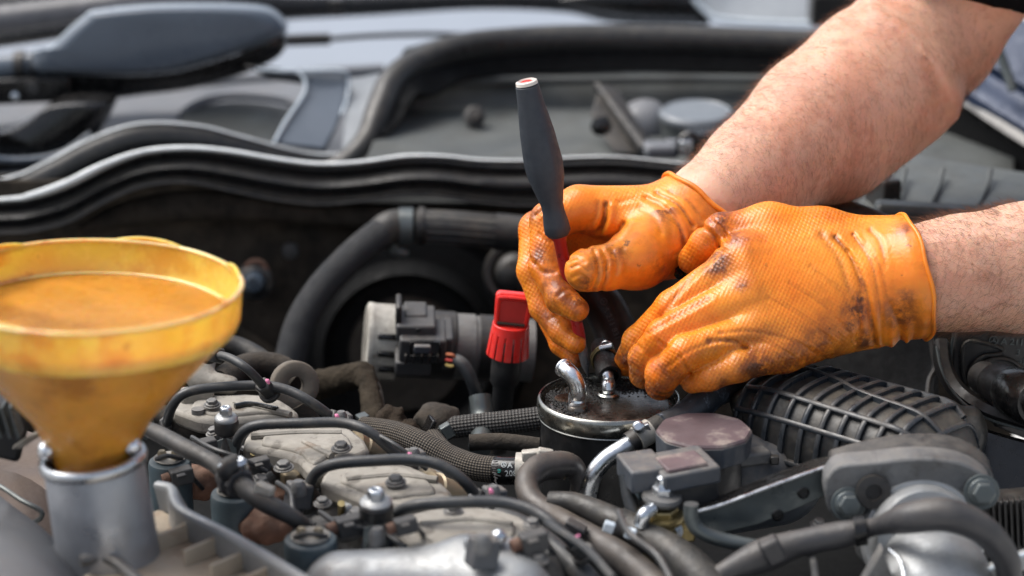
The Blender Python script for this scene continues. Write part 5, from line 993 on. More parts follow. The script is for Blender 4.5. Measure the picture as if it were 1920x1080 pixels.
plo = [(1792, 628), (1788, 655), (1786, 690), (1795, 720), (1815, 748), (1850, 785), (1900, 815), (2050, 840), (2050, 600), (1800, 612)]
obj('plate', prism(list(spline(ys([(a, b, py0) for a, b in plo]), 2)), (0, .008, 0)), MT['conn'], stw, bev=.0012)
obj('edge_ridge', tube(ys([(1788, 625, py0-.001), (1784, 650, py0-.001), (1783, 690, py0-.001), (1792, 718, py0-.001), (1812, 745, py0-.001), (1850, 782, py0-.001)]), .0008, 6), MT['bracket'], stw)
obj('groove_rim', tube(ys([(1818, 725, py0-.001), (1806, 705, py0-.001), (1804, 660, py0-.001), (1812, 642, py0-.001), (1830, 640, py0-.001), (1875, 652, py0-.001), (1880, 660, py0-.001), (1870, 664, py0-.001), (1845, 668, py0-.001), (1825, 684, py0-.001), (1818, 705, py0-.001), (1822, 722, py0-.001)]), .0013, 8), MT['airbox'], stw)
obj('ring', lathe([(.019, 0), (.0185, .002), (.0172, .0028), (.016, .002), (.016, -.006)], Y(1870, 722, py0-.001), (0, -1, .05), 50), MT['airbox'], stw)
xd, yd = (1, 0, -.06), (.06, .05, 1)
obj('embossed_mark', star_geo(Y(1863, 638, py0-.0006), xd, yd, .0028, .0005, .0008), MT['bracket'], stw)
for s_, a, b, z_ in (('A 211', 1876, 645, .0058), ('3', 1904, 666, .0058), ('>P', 1908, 682, .0050)): obj('embossed_text', text_geo(s_, z_, Y(a, b, py0-.0004), xd, yd, .0005), MT['bracket'], stw)
hf = thing('hose_fitting', Y(1890, 760, .03), 'black ribbed hose fitting entering the embossed plate at the right edge', 'hose fitting')
hA, hB = Y(1838, 705, .045), Y(1990, 775, -.06); hX = nrm(hB-hA)
def hx(t): return np.linalg.norm(hB-hA)*t
kk = M(1, hA)
obj('sleeve', lathe([(1e-6, 0), (kk*22, 0), (kk*29, .002), (kk*31, .006), (kk*31, .022), (kk*29, .024)], hA, hX, 40), MT['conn'], hf, ang=40)
obj('ferrule', lathe([(kk*29, .020), (kk*38, .022), (kk*41, .026), (kk*41, .045), (kk*38, .046)], hA, hX, 40), MT['black'], hf, ang=40)
obj('collar', lathe([(kk*38, .044), (kk*45, .046), (kk*47, .052), (kk*47, .075), (kk*40, .080), (1e-6, .08)], hA, hX, 40), MT['black_shiny'], hf, ang=40)
obj('white_mark', box(Y(1886, 757, -.0055), (.0022, .001, .0045), (1, 0, -.1)), MT['white'], hf, bev=.0003)
obj('silver_clip', lathe([(kk*20, .079), (kk*30, .083), (1e-6, .086)], hA, hX, 30), MT['steel'], hf)
obj('foot', box(Y(1878, 768, .02), (.012, .02, .016)), MT['black'], hf, bev=.002)

# ---------------------------------------------------------------- engine top, left foreground
eb = thing('engine_block', Z(700, 900, -.16), 'dark grimy engine block mass under the hoses and rubber lines', 'engine block')
obj('block', box((-.05, .02, -.22), (.66, .74, .12)), MT['dark'], eb, bev=.004)
def sd_lump(P):
    d = None
    for a, b, z, r in ((560, 960, -.085, .016), (640, 1000, -.09, .018), (520, 905, -.085, .015), (700, 1010, -.09, .02), (760, 1050, -.09, .02), (470, 850, -.085, .015), (420, 800, -.085, .014), (860, 1060, -.09, .02)):
        e = np.linalg.norm(P-Z(a, b, z), axis=-1)-r; d = e if d is None else smin(d, e, .012)
    return d+.002*np.sin(P[..., 0]*300)*np.sin(P[..., 1]*260)
obj('casting', nets(sd_lump, *bnd([Z(560, 960, -.085), Z(760, 1050, -.09), Z(420, 800, -.085), Z(860, 1060, -.09)], .03), .003), MT['alu_dark'], eb, ang=60)
# a few old pipes, brackets and castings deep between the filter and the throttle housing
for (pts, r, m_) in ( ([(880, 830, .0), (940, 828, .0), (1010, 836, .0)], .005, 'dirty'), ([(900, 742, .07), (905, 790, .06), (900, 840, .03)], .007, 'bracket'), ([(1290, 690, .09), (1400, 700, .09), (1500, 740, .05)], .012, 'dark')):
    obj('old_pipe', tube(ys(pts), r, 12), MT[m_], eb)
obj('rocky_casting', nets(lambda P: np.linalg.norm((P-Y(820, 790, .06))*[1, 1, 1.3], axis=-1)-.015+.0022*np.sin(P[..., 0]*330+P[..., 2]*120)*np.sin(P[..., 1]*270)*np.cos(P[..., 2]*310), *bnd([Y(820, 790, .06), Y(1000, 730, .09)], .03), .003), MT['dirty'], eb, ang=60)

# felt lined shroud and the eye in front of it
fl = thing('heat_shield_lining', Y(650, 740, .10), 'crumbling brown insulation wrapped round the manifold behind the lifting eye', 'insulation')
def sd_felt(P):
    d = smin(cone(P, Y(585, 725, .14), Y(680, 700, .12), .010, .008), cone(P, Y(690, 715, .11), Y(702, 790, .08), .006, .008), .008)
    return d+.0012*np.sin(P[..., 0]*700)*np.sin(P[..., 1]*640)*np.cos(P[..., 2]*760)
obj('felt', nets(sd_felt, *bnd([Y(585, 725, .14), Y(680, 700, .12), Y(690, 715, .11), Y(702, 790, .08)], .02), .0022), mat('brown_felt', (54, 48, 40), .95, var=.4, vs=120, bump=1.2, bs=500, spec=.1), fl, ang=180)
obj('felt_arm', tube(ys([(690, 700, .115), (706, 735, .105), (712, 785, .085), (700, 805, .07)]), M(12, O3), 16), MT['braid_dust'], fl)
obj('chunk', nets(lambda P: smin(np.linalg.norm(P-Y(735, 790, .05), axis=-1)-.010, np.linalg.norm(P-Y(765, 810, .035), axis=-1)-.008, .008)+.0016*np.sin(P[..., 0]*600)*np.sin(P[..., 2]*560), *bnd([Y(735, 790, .05), Y(765, 810, .035)], .016), .002), mat('brown_felt_lump', (50, 43, 36), .95, var=.4, vs=120, bump=1, bs=500, spec=.1), fl, ang=180)
obj('clip_square', box(Y(680, 782, .068), (.0065, .008, .003), (1, .5, .2)), MT['bracket'], fl, bev=.0004)
le = thing('lifting_eye', Y(555, 760, .05), 'dusty round steel lifting eye standing behind the rearmost rubber line', 'lifting eye')
eN = nrm((.42, -1, .28)); cE = Y(552, 722, .05); rE = M(46, cE)
obj('eye', lathe([(rE*.36, -.0028), (rE*.36, .0028), (rE*.52, .004), (rE*.92, .004), (rE, .003), (rE, -.003), (rE*.92, -.004), (rE*.36, -.0028)], cE, eN, 50, mod=lambda a, h: 1.0), mat('dusty_eye', (94, 88, 80), .75, var=.15, bump=.3, dust=.4), le, ang=50)
obj('foot', tube([cE-np.array([0, 0, rE*.8]), cE-np.array([-.006, 0, rE*1.7])], .010, 12), MT['dirty'], le)
# manifold clutter behind the first line
mc_ = thing('cast_elbow', Z(440, 690, -.03), 'pale dusty casting corner peeking out beside the funnel', 'casting')
obj('corner', nets(lambda P: smin(cone(P, Y(372, 700, .05), Y(388, 660, .06), .009, .007), cone(P, Y(380, 715, .045), Y(430, 722, .04), .007, .006), .006), *bnd([Y(372, 700, .05), Y(388, 660, .06), Y(380, 715, .045), Y(430, 722, .04)], .014), .002), MT['pad'], mc_, ang=180)
obj('dark_rib', tube(ys([(410, 720, .05), (460, 690, .08), (520, 690, .09), (560, 720, .08)]), .009, 12), MT['dirty'], mc_)
obj('long_duct', tube(ys([(400, 640, .13), (450, 650, .13), (500, 680, .12), (540, 730, .11), (560, 770, .10)]), .006, 14), MT['hose'], mc_)
obj('bracket', box(Y(370, 745, .03), (.02, .01, .012), (1, .2, 0)), MT['pad'], mc_, bev=.002)

# dusty covers over the injectors: one thing per cover
def cover(pts, label, z=-.047, th=.010):
    t = thing('injector_cover', Z(*pts[0], z), label, 'engine cover', 'dusty beige injector covers')
    P = spline([Z(a, b, z) for a, b in pts], 2); pl = obj('plate', prism(list(P), (0, 0, -th)), MT['pad'], t, bev=.0025)
    c = P.mean(0); ins = [c+(p-c)*.72+np.array([0, 0, .0018]) for p in P]
    obj('raised_top', prism(ins, (0, 0, -.004)), MT['pad'], t, bev=.0016)
    return t
c1 = cover([(322, 768), (345, 745), (420, 738), (500, 740), (545, 760), (560, 782), (500, 782), (420, 790), (370, 785)], 'dusty beige injector cover at the back beside the funnel')
c2 = cover([(455, 838), (470, 806), (540, 790), (620, 790), (662, 806), (694, 842), (640, 862), (592, 890), (560, 862), (520, 850)], 'dusty beige injector cover in the middle of the row with a pale seam')
c3 = cover([(600, 905), (618, 878), (700, 866), (770, 872), (830, 905), (850, 935), (790, 940), (720, 950), (660, 930)], 'dusty beige injector cover third from the back in front of the pale bolt')
c4 = cover([(735, 1000), (760, 965), (850, 948), (940, 955), (1000, 985), (980, 1030), (900, 1050), (800, 1040)], 'dusty beige injector cover nearest the bottom edge')
for t_, pts in ((c1, [(440, 755), (500, 768), (545, 778)]), (c2, [(570, 830), (600, 846), (622, 856)]), (c2, [(470, 818), (560, 812), (640, 812)]), (c3, [(650, 900), (740, 892), (820, 900)]), (c4, [(790, 985), (880, 975), (960, 985)])):
    obj('ridge', tube(zs([(a, b, -.0455) for a, b in pts]), .0022, 8), MT['pad'], t_)
for t_, pts in ((c1, [(350, 775), (400, 800), (455, 798)]), (c2, [(460, 845), (500, 862), (545, 870)]), (c3, [(610, 915), (650, 940), (720, 955)]), (c4, [(742, 1010), (800, 1045), (880, 1056)])):
    obj('lower_gasket', tube(zs([(a, b, -.056) for a, b in pts]), .0042, 10), MT['black_shiny'], t_)
obj('slot_strip', tube(zs([(440, 762, -.044), (470, 758, -.044), (520, 768, -.044)]), .0018, 8), MT['black_shiny'], c1)

# rubber covered lines hooping over the covers
lines = [([(400, 664, -.01), (432, 672, -.008), (466, 694, -.012), (500, 730, -.03)], 'short black rubber line coming out from behind the funnel', 8.5),
 ([(312, 800, -.06), (322, 764, -.04), (346, 738, -.03), (400, 727, -.028), (490, 723, -.028), (540, 732, -.03), (586, 756, -.036), (632, 790, -.05)], 'black rubber covered line hooping over the rearmost cover', 9.5),
 ([(432, 880, -.07), (438, 846, -.05), (454, 812, -.036), (486, 797, -.03), (560, 794, -.028), (640, 793, -.028), (690, 808, -.03), (730, 840, -.04), (766, 876, -.055)], 'black rubber covered line second from the back, behind the teal coils', 10),
 ([(574, 950, -.075), (578, 918, -.055), (594, 886, -.04), (630, 870, -.032), (700, 864, -.03), (770, 862, -.03), (824, 872, -.032), (868, 900, -.04), (900, 940, -.055)], 'black rubber covered line third from the back, over the pale bolt', 11),
 ([(722, 1020, -.075), (730, 988, -.055), (752, 958, -.04), (790, 946, -.034), (860, 942, -.032), (940, 942, -.032), (1000, 958, -.034), (1048, 992, -.04), (1085, 1030, -.055)], 'black rubber covered line nearest the camera at the bottom', 11.5)]
for pts, lb_, r_ in lines:
    t = thing('injector_line', Z(pts[0][0], pts[0][1], pts[0][2]), lb_, 'fuel line', 'rubber covered lines over the injectors'); P = zs(pts)
    obj('line', tube(P, [M(r_, p) for p in P], 18), MT['line'], t)
    for e, s_ in ((P[0], P[1]), (P[-1], P[-2])):
        d = nrm(s_-e); obj('end_nut', join(lathe([(.0052, -.004), (.0052, .006), (.0042, .007), (1e-6, .007)], e, d, 6), lathe([(.0066, -.006), (.0066, -.003), (.0052, -.003)], e, d, 20)), MT['conn'], t, bev=.0004)
for a, b, z in ((503, 714, -.018), (633, 780, -.032), (566, 914, -.045), (716, 998, -.045), (770, 852, -.030), (920, 922, -.035), (1082, 1008, -.035)):
    o = obj('paint_mark', nets(lambda P: np.linalg.norm((P-Z(a, b, z))*[1, 1, .8], axis=-1)-.0014+.0005*np.sin(P[..., 0]*1500+P[..., 2]*1300), Z(a, b, z)-.0045, Z(a, b, z)+.0045, .0006), MT['pink'], label='pink paint dab on the fastener at '+{503: 'the back beside the lifting eye', 633: 'the right end of the rearmost line', 566: 'the left foot of the third line', 716: 'the left foot of the nearest line', 770: 'the right end of the second line', 920: 'the right end of the third line', 1082: 'the right end of the nearest line'}[a], cat='paint mark', group='pink paint dabs on fasteners', ang=180)
def bracket_block(a, b, z, lab, s=1.0):
    t = thing('line_fastener', Z(a, b, z), lab, 'fastener', 'grey fasteners holding the rubber lines')
    obj('block', box(Z(a, b, z-.004), (.011*s, .009*s, .012*s), (1, .5, -.2)), MT['bluegrey'], t, bev=.0014); obj('stud', lathe([(.0035*s, 0), (.0035*s, .005*s), (.0022*s, .007*s), (1e-6, .007*s)], Z(a, b, z+.002*s), n=12), MT['alu_dark'], t)
    obj('leg', tube([Z(a, b, z-.008), Z(a-10, b+40, z-.022)], .0042*s, 10), MT['bluegrey'], t)
bracket_block(640, 792, -.05, 'grey fastener at the right end of the rearmost line'); bracket_block(776, 862, -.05, 'grey fastener at the right end of the second line'); bracket_block(560, 928, -.05, 'grey fastener at the left foot of the third line', 1.2)
bracket_block(708, 1020, -.05, 'grey fastener at the left foot of the nearest line', 1.3); bracket_block(925, 935, -.05, 'grey fastener at the right end of the third line', 1.1); bracket_block(905, 1035, -.03, 'silver grey fastener above the bottom edge', 1.3)
# dome bolts
def dome_bolt(a, b, z, lab, s=1.0):
    t = thing('dome_bolt', Z(a, b+20, z-.015), lab, 'bolt', 'pale domed bolts on rubber collars'); c = Z(a, b, z)
    obj('collar', lathe([(.0085*s, -.010), (.0098*s, -.009), (.0098*s, -.003), (.0085*s, -.0015), (1e-6, -.0015)], c, (0, -.1, 1), 30), MT['black'], t)
    obj('flange', lathe([(.0092*s, -.0016), (.0095*s, -.0006), (.0075*s, .0012), (.0052*s, .0016)], c, (0, -.1, 1), 30), MT['alu'], t, ang=60)
    obj('hex_head', lathe([(.0052*s, .001), (.0052*s, .0052), (.0040*s, .0066), (.0022*s, .0066), (.002*s, .0045), (1e-6, .0045)], c, (0, -.1, 1), 6), MT['steel'], t, bev=.0004)
    obj('spacer', tube([c-np.array([0, 0, .01]), c-np.array([0, 0, .035])], .0055*s, 16), MT['alu_dark'], t)
    for q in (-1, 1): obj('wing', prism([c+np.array([q*.001, -.009, -.010]), c+np.array([q*.006, -.009, -.012]), c+np.array([q*.007, -.010, -.03])], (0, .0015, 0)), MT['bracket'], t)
dome_bolt(424, 782, -.03, 'pale domed bolt on a black collar between the first two covers', .72); dome_bolt(705, 938, -.03, 'pale domed bolt on a black collar above the third cover', .92)
# teal coils
def coil(a, b, z, lab, s=1.0):
    t = thing('injector_coil', Z(a, b, z-.03), lab, 'injector coil', 'teal grey injector coils'); c = Z(a, b, z); s *= .82
    obj('coil', lathe([(.0140*s, -.034), (.0142*s, -.003), (.0135*s, -.0008), (.0120*s, 0), (1e-6, 0)], c, (0, -.05, 1), 36), MT['teal'], t)
    obj('top_plate', lathe([(.0085*s, 0), (.0105*s, .0014), (.009*s, .002), (1e-6, .002)], c, (0, -.05, 1), 24), MT['pad'], t)
    for q in (-1, 1): obj('terminal', lathe([(.0026, 0), (.0026, .004), (.0018, .0055), (1e-6, .0055)], c+np.array([q*.0045*s, -.002, .001]), (0, 0, 1), 10), MT['port'], t)
    obj('clip', tube([c+np.array([-.008*s, -.004, .002]), c+np.array([0, -.009, .006]), c+np.array([.009*s, -.003, .002])], .0013, 8), MT['conn'], t)
coil(318, 862, -.05, 'dark teal coil right behind the silver filler neck', 1.05); coil(440, 922, -.05, 'teal coil in the middle under the thick dark pipe', 1.15); coil(582, 1008, -.045, 'teal coil nearest the bottom edge', 1.2)
for (a, b, z, lab) in ((500, 985, -.066, 'reddish rusty casting between the two front teal coils'), (372, 905, -.07, 'reddish rusty casting beside the filler neck'), (500, 940, -.075, 'brown casting under the thick dark pipe')):
    o = obj('rusty_casting', nets(lambda P: smin(np.linalg.norm((P-Z(a, b, z))*[.8, 1, 1.2], axis=-1)-.012, np.linalg.norm(P-Z(a-30, b-12, z), axis=-1)-.009, .006)+.0013*np.sin(P[..., 0]*520)*np.sin(P[..., 1]*480), Z(a, b, z)-.034, Z(a, b, z)+.034, .002), MT['rust'], label=lab, cat='casting', ang=180)
# thick dark pipe over the coils, with its unions
tp_ = thing('return_pipe', Z(430, 900, -.04), 'thick dark pipe running diagonally from the funnel over the teal coils', 'pipe')
P = zs([(262, 798, -.03), (300, 815, -.028), (350, 842, -.028), (400, 868, -.03), (440, 900, -.03), (490, 938, -.032), (545, 968, -.038), (570, 985, -.045)])
obj('pipe', tube(P, [.004, .0048, .005, .0048, .0054, .0054, .0046, .004], 18), MT['conn'], tp_)
obj('union', join(lathe([(.0085, -.008), (.0085, .008), (1e-6, .008)], P[4], P[5]-P[3], 8), lathe([(.0098, -.003), (.0098, .003)], P[4], P[5]-P[3], 16)), MT['tape'], tp_, bev=.0008)
obj('union_bolt', lathe([(.004, 0), (.0038, .004), (.002, .006), (1e-6, .006)], P[4]+np.array([-.004, -.004, .007]), (-.1, -.3, 1), 12), MT['steel'], tp_)
obj('union_bolt', lathe([(.004, 0), (.0038, .004), (.002, .006), (1e-6, .006)], P[4]+np.array([.004, -.002, .008]), (-.1, -.3, 1), 12), MT['steel'], tp_)
obj('clip', box(P[5]+np.array([.002, .0, .006]), (.010, .006, .006), (1, -.4, -.3)), MT['silver'], tp_, bev=.001)
obj('cross_branch', tube([P[4], Z(425, 880, -.022), Z(445, 868, -.02)], .0055, 12), MT['conn'], tp_)
obj('rear_union', join(lathe([(.0075, -.006), (.0075, .006), (1e-6, .006)], P[0], P[1]-P[0], 6), ball(P[0]+np.array([.002, -.002, .007]), .004)), MT['bracket'], tp_, bev=.0006)
rp = thing('inner_tube', Z(350, 790, -.06), 'dusty brown tube angled down behind the thick dark pipe', 'tube')
obj('tube', tube(zs([(300, 776, -.055), (335, 795, -.058), (365, 808, -.06), (385, 802, -.058), (384, 785, -.052)]), .0062, 14), MT['dirty'], rp)
obj('tip', lathe([(.004, 0), (.004, .006), (1e-6, .006)], Z(372, 784, -.05), n=12), MT['alu_dark'], rp)
for i, (a, b, lab, s) in enumerate(((455, 868, 'curved dusty bracket with an upright pin right of the union', 1.0), (620, 962, 'curved dusty bracket with an upright pin left of the large pale bolt', 1.15))):
    t = thing('curved_bracket', Z(a, b+20, -.07), lab, 'bracket', 'curved dusty brackets on the cylinder head')
    obj('arc', tube(zs([(a-30, b+22, -.07), (a-5, b+30, -.066), (a+35, b+28, -.062), (a+58, b+5, -.058), (a+50, b-15, -.056)]), [.005*s, .006*s, .0065*s, .006*s, .005*s], 14), MT['alu_dark'], t)
    obj('pin', tube([Z(a+20, b+8, -.062), Z(a+20, b-18, -.050)], .0018*s, 10), MT['gold'], t)
    obj('nut', lathe([(.0045*s, 0), (.0045*s, .004), (.003*s, .006), (1e-6, .006)], Z(a+38, b-2, -.058), n=6), MT['alu'], t, bev=.0005)
for i, (a, b, lab) in enumerate(((548, 905, 'small dusty nut cluster beside the second cover'), (800, 905, 'small bronze nut right of the third cover'))):
    t = thing('nut_cluster', Z(a, b, -.07), lab, 'nut'); obj('nut', lathe([(.007, 0), (.007, .006), (.004, .008), (1e-6, .008)], Z(a, b, -.062), n=6), MT['port'], t, bev=.0008); obj('nut', lathe([(.0055, 0), (.0055, .006), (1e-6, .007)], Z(a+22, b-6, -.062), n=6), MT['alu_dark'], t, bev=.0008)
for (a, b, lab) in ((684, 832, 'bronze cylindrical port behind the second cover'), (822, 912, 'bronze cylindrical port right of the third cover'), (945, 1000, 'bronze cylindrical port beside the nearest line')):
    t = thing('bronze_port', Z(a+20, b+20, -.07), lab, 'port', 'bronze ports beside the injector covers'); c, e = Z(a-20, b-2, -.056), Z(a+44, b+22, -.070)
    obj('barrel', tube([c, e], .0080, 24), MT['port'], t); obj('bead', lathe([(.008, -.001), (.0092, 0), (.008, .001)], c+nrm(e-c)*.006, e-c, 28), MT['port'], t)

# ---------------------------------------------------------------- filler neck, tray, funnel
fn = thing('oil_filler_neck', Z(205, 1020, -.10), 'matt silver oil filler neck holding the yellow funnel', 'filler neck')
cN = Z(173, 852, .008); rN = M(101, cN); nx = nrm((-.10, .02, 1.0))
obj('neck', lathe([(rN*1.0, -.095), (rN*.96, -.05), (rN*.93, -.008), (rN*.90, -.004), (rN*.86, -.004), (rN*.86, -.03)], cN, nx, 60), MT['filler'], fn, ang=50)
obj('rim', lathe([(rN*.93, -.0065), (rN*.985, -.0055), (rN*1.01, -.003), (rN*.99, -.0006), (rN*.93, .0004), (rN*.86, -.0004), (rN*.84, -.003), (rN*.86, -.006)], cN, nx, 60), MT['steel'], fn, ang=60)
for a, b in ((88, 846), (247, 838)):
    o = obj('lug', tube([Z(a, b+6, .006), Z(a, b, .012)+[0, 0, .001]], [.0048, .0042], 12), MT['steel'], fn); obj('lug_ball', ball(Z(a, b-2, .014), .0048, 16), MT['chrome'], fn)
fu = thing('funnel', Z(170, 850, -.02), 'translucent yellow orange funnel with oil stains standing in the silver filler neck', 'funnel')
cb = Z(173, 842, .008); cF = Y(166, 533, cb[1]); tiltx = nrm((.015, -.02, 1)); k_ = M(1, cF); rR = 284*k_; Hh = np.dot(cF-cb, tiltx); cB0 = cb
fax = nrm(cF-cb)
def irregular(a, h): return 1+.006*math.sin(3*a+1)+.004*math.sin(7*a)
pr = [(rR*.245, -.012), (rR*.28, .0), (rR*.42, Hh*.22), (rR*.62, Hh*.42), (rR*.86, Hh*.66), (rR*.965, Hh*.745), (rR*.99, Hh*.80), (rR, Hh*.98), (rR*1.012, Hh*1.0), (rR*1.0, Hh*1.006), (rR*.988, Hh*.998), (rR*.975, Hh*.84), (rR*.955, Hh*.805), (rR*.935, Hh*.806), (rR*.92, Hh*.79), (rR*.58, Hh*.43), (rR*.38, Hh*.24), (rR*.25, .0), (rR*.21, -.012)]
obj('band', lathe(pr[5:14], cb, fax, 96, mod=irregular), FUNNEL, fu, ang=40); obj('cone', lathe(pr[:6], cb, fax, 96, mod=irregular), FUNNEL2, fu, ang=40); obj('strainer_ledge', lathe(pr[13:], cb, fax, 96, mod=irregular), FUNNEL2, fu, ang=40)
obj('inner_highlight_ring', lathe([(rR*.945+math.cos(q)*.0013, Hh*.807+math.sin(q)*.0013) for q in np.linspace(0, 2*math.pi, 9)], cb, fax, 96, mod=irregular), FUNNEL3, fu, ang=60)  # ledge ridge, coloured pale to paint its highlight
obj('rim_highlight', lathe([(rR*.998+math.cos(q)*.0014, Hh*1.0+math.sin(q)*.0012) for q in np.linspace(0, 2*math.pi, 9)], cb, fax, 96, mod=irregular), FUNNEL3, fu, ang=60)  # thin pale ring painting the highlight on the rim
for a0, a1, hh in ((1.05, 1.55, .0032), (2.2, 2.6, .003), (.25, .55, .003), (2.9, 3.3, .003), (4.2, 4.5, .002)):
    V = []; F = []; u = nrm(np.cross(fax, (0, -1, .01))); v = np.cross(fax, u)
    for i in range(9):
        a = a0+(a1-a0)*i/8; e = math.sin(math.pi*min(1, max(0, (i+.6)/9)))**.6
        for r_, h_ in ((rR*1.008, Hh*.975), (rR*1.010, Hh+hh*e), (rR*.985, Hh+hh*e), (rR*.985, Hh*.975)): V.append(cb+fax*h_+(u*math.cos(a)+v*math.sin(a))*r_)
    for i in range(8):
        for j in range(4): F.append((i*4+j, i*4+(j+1) % 4, (i+1)*4+(j+1) % 4, (i+1)*4+j))
    F += [(0, 1, 2, 3), (35, 34, 33, 32)]; obj('rim_flap', (V, F, None), FUNNEL, fu, bev=.0005)
obj('split_line', tube([Y(138, 795, cb[1]-rR*.42), Y(146, 822, cb[1]-rR*.345), Y(152, 842, cb[1]-rR*.30)], .0011, 6), mat('dried_oil', (92, 50, 14), .5, bump=0), fu)
tr = thing('valve_cover', Z(350, 1030, -.10), 'dusty beige valve cover with short ribs and a silver edge at the lower left', 'valve cover')
obj('tray', prism([Z(a, b, -.046) for a, b in ((150, 1100), (170, 1010), (300, 950), (345, 975), (430, 1020), (560, 1100), (700, 1200), (100, 1200))], (0, 0, -.03)), MT['tray'], tr, bev=.003)
obj('ridge_wall', sweep(zs([(298, 915, -.036), (322, 922, -.034), (330, 948, -.033), (352, 968, -.033), (430, 1008, -.033), (520, 1060, -.033), (600, 1110, -.033), (720, 1190, -.033)]), [(.0028, 0), (.0028, .003), (.0012, .004), (-.0012, .004), (-.0028, .002), (-.007, -.012), (.004, -.012)], ref=(0, -.3, 1)), MT['alu'], tr, ang=60)
for a, b in ((262, 978), (362, 990), (412, 1018), (462, 1046), (512, 1074), (560, 1100)): obj('rib', box(Z(a-24, b+12, -.041), (.028, .0022, .010), (1, .9, .1)), MT['tray'], tr, bev=.0008)
obj('post', box(Z(173, 1030, -.036), (.0024, .003, .022)), MT['alu'], tr, bev=.0006)
obj('edge_wall', tube(zs([(150, 1052, -.038), (200, 1046, -.038), (250, 1080, -.04), (300, 1130, -.04)]), .003, 10), MT['alu_dark'], tr)
obj('front_casting', nets(lambda P: smin(smin(cone(P, Z(640, 1105, -.066), Z(860, 1095, -.062), .020, .020), cone(P, Z(860, 1095, -.062), Z(960, 1120, -.062), .020, .022), .01), cone(P, Z(880, 1045, -.05), Z(950, 1050, -.05), .011, .012), .01), *bnd([Z(640, 1105, -.066), Z(860, 1095, -.062), Z(960, 1120, -.062), Z(880, 1045, -.05), Z(950, 1050, -.05)], .03), .0025), MT['alu'], tr, ang=180)
for a, b in ((885, 1020), (935, 1008)): obj('stud', ball(Z(a, b, -.034), .0045, 12), MT['steel'], tr)
lf = thing('front_panel_corner', Z(60, 1050, -.05), 'blurred blue grey plastic corner filling the lower left', 'panel')
obj('panel', loft([[Z(-400, 830, -.02), Z(-100, 880, -.03), Z(40, 960, -.04), Z(130, 1040, -.05), Z(210, 1150, -.06)], [Z(-400, 900, -.0), Z(-150, 960, -.005), Z(0, 1010, -.01), Z(90, 1080, -.02), Z(160, 1200, -.04)], [Z(-500, 1250, .01), Z(-200, 1250, .01), Z(-50, 1300, .01), Z(40, 1350, .0), Z(100, 1400, -.02)]], 8, thick=(0, 0, -.01)), MT['cowl'], lf, ang=60)
bp2 = thing('brown_side_cover', Z(40, 900, -.06), 'brown dusty side cover with a bent metal edge left of the filler neck', 'cover')
obj('plate', loft([zs([(-300, 800, -.05), (0, 800, -.05), (110, 830, -.05)]), zs([(-300, 900, -.055), (0, 880, -.055), (140, 960, -.06)]), zs([(-300, 1100, -.09), (60, 1040, -.09), (160, 1080, -.1)])], 6, thick=(0, 0, -.01)), mat('brown_dusty_cover', (82, 70, 66), .75, var=.25, vs=25, bump=.3, dust=.3), bp2)
obj('metal_edge', tube(zs([(-40, 895, -.045), (0, 912, -.045), (40, 938, -.047), (76, 958, -.05), (76, 972, -.055), (60, 980, -.06)]), .0014, 8), MT['bracket'], bp2)
dp = thing('finned_black_part', Z(30, 800, -.03), 'black part with pale thin fins showing under the funnel at the left edge', 'finned part')
obj('body', box(Y(0, 792, -.13), (.03, .03, .03), (1, .1, -.3)), MT['black'], dp, bev=.003)
for a in (-18, 0, 16): obj('fin', prism(ys([(a, 764, -.165), (a+5, 764, -.165), (a+22, 822, -.165), (a+16, 824, -.165)]), (0, .012, 0)), MT['bracket'], dp, bev=.0004)
obj('blade', prism(ys([(22, 842, -.16), (70, 812, -.16), (78, 816, -.16), (40, 842, -.16)]), (0, .006, 0)), MT['pad'], dp, bev=.0004)

# ---------------------------------------------------------------- small fittings scattered over the engine top
wr = thing('sensor_wires', Z(650, 980, -.06), 'thin black wires looping between the covers and the lower hose', 'wires')
for k, (pts, r_) in enumerate((([(360, 820, -.04), (400, 842, -.036), (452, 860, -.04), (500, 884, -.05)], .0014), ([(600, 960, -.05), (640, 985, -.045), (700, 992, -.045), (760, 1025, -.045)], .0016), ([(880, 930, -.045), (930, 968, -.05), (985, 990, -.05), (1030, 1040, -.05)], .0016),
    ([(1000, 960, -.04), (1040, 990, -.036), (1100, 1030, -.036), (1150, 1085, -.04)], .0022), ([(520, 905, -.05), (545, 925, -.046), (552, 960, -.05), (590, 985, -.055)], .0015), ([(660, 800, -.035), (700, 812, -.032), (750, 840, -.036), (800, 880, -.05)], .0013), ([(1160, 960, -.03), (1180, 1000, -.03), (1230, 1040, -.035), (1260, 1090, -.04)], .0018), ([(1480, 1000, -.06), (1520, 1040, -.06), (1530, 1090, -.06)], .002))):
    obj('wire', tube(zs(pts), r_, 8), MT['line'], wr)
sb_ = np.random.default_rng(3)
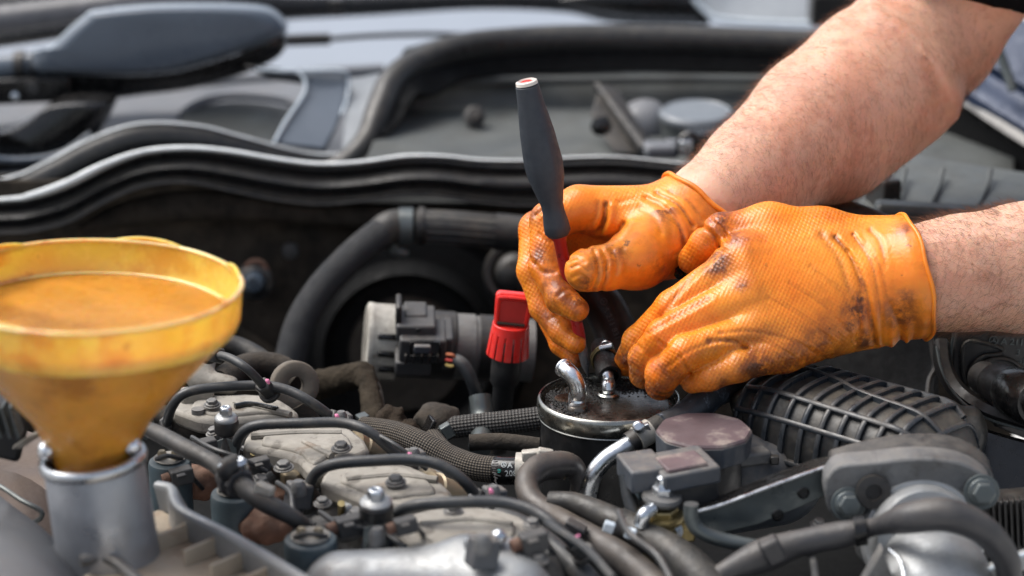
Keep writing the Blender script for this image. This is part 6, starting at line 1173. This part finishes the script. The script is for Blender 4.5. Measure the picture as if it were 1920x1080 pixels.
for i, (a, b, z, lab) in enumerate(((402, 812, -.045, 'behind the pale dome bolt'), (532, 878, -.05, 'beside the notch of the second cover'), (605, 945, -.05, 'left of the third cover'), (668, 968, -.05, 'below the third cover'), (486, 905, -.055, 'right of the diagonal pipe'), (850, 960, -.045, 'on the nearest cover'), (1000, 985, -.04, 'beside the elbow hose'), (742, 905, -.043, 'on the third cover'), (398, 760, -.043, 'on the rearmost cover'), (640, 842, -.043, 'on the second cover'), (1535, 985, -.06, 'below the steel bar'), (1010, 1052, -.045, 'at the bottom edge'))):
    t = thing('small_screw', Z(a, b, z), 'small dull screw '+lab, 'screw', 'small dull screws on the engine top'); s_ = .0032+.0008*sb_.random()
    bolt_parts(t, Z(a, b, z), s_, (.1*sb_.normal(), -.12, 1), MT['alu_dark'])

lw = thing('left_inner_wing', (-.56, 0, -.3), 'black inner wing wall closing the engine bay beyond the funnel', 'inner wing')
obj('wall', box((-.56, .0, -.12), (.02, 1.0, .30)), MT['dark'], lw, bev=.004)

for a, b, z, lab, s_ in ((385, 838, -.045, 'under the diagonal pipe behind the union', 1.0), (486, 872, -.048, 'between the second cover and the curved bracket', .9), (655, 985, -.045, 'below the large pale bolt', 1.1), (760, 985, -.036, 'beside the foot of the nearest line', .9), (1000, 1015, -.036, 'against the elbow hose at the bottom', 1.1), (340, 892, -.055, 'between the first two teal coils', 1.0)):
    t = thing('small_plug', Z(a, b, z-.01), 'small dark wiring plug with a latch '+lab, 'plug', 'small dark wiring plugs on the engine top'); r_ = (1, .4, .1)
    bd = obj('plug_body', box(Z(a, b, z), (.013*s_, .008*s_, .009*s_), r_), MT['sensor'], t, bev=.0009); obj('latch', box(Z(a, b, z+.0052*s_), (.005*s_, .004*s_, .0016*s_), r_), MT['conn'], t, bev=.0004)
    obj('wire', tube([Z(a, b, z)+np.array([.006, .002, 0])*s_, Z(a+22, b+4, z-.002), Z(a+40, b+24, z-.014)], .0013, 7), MT['line'], t); obj('seal_ring', tube([Z(a, b, z)+np.array([-.0062, -.0024, 0])*s_, Z(a, b, z)+np.array([-.010, -.004, -.001])*s_], .0032*s_, 12), MT['rust'], t)
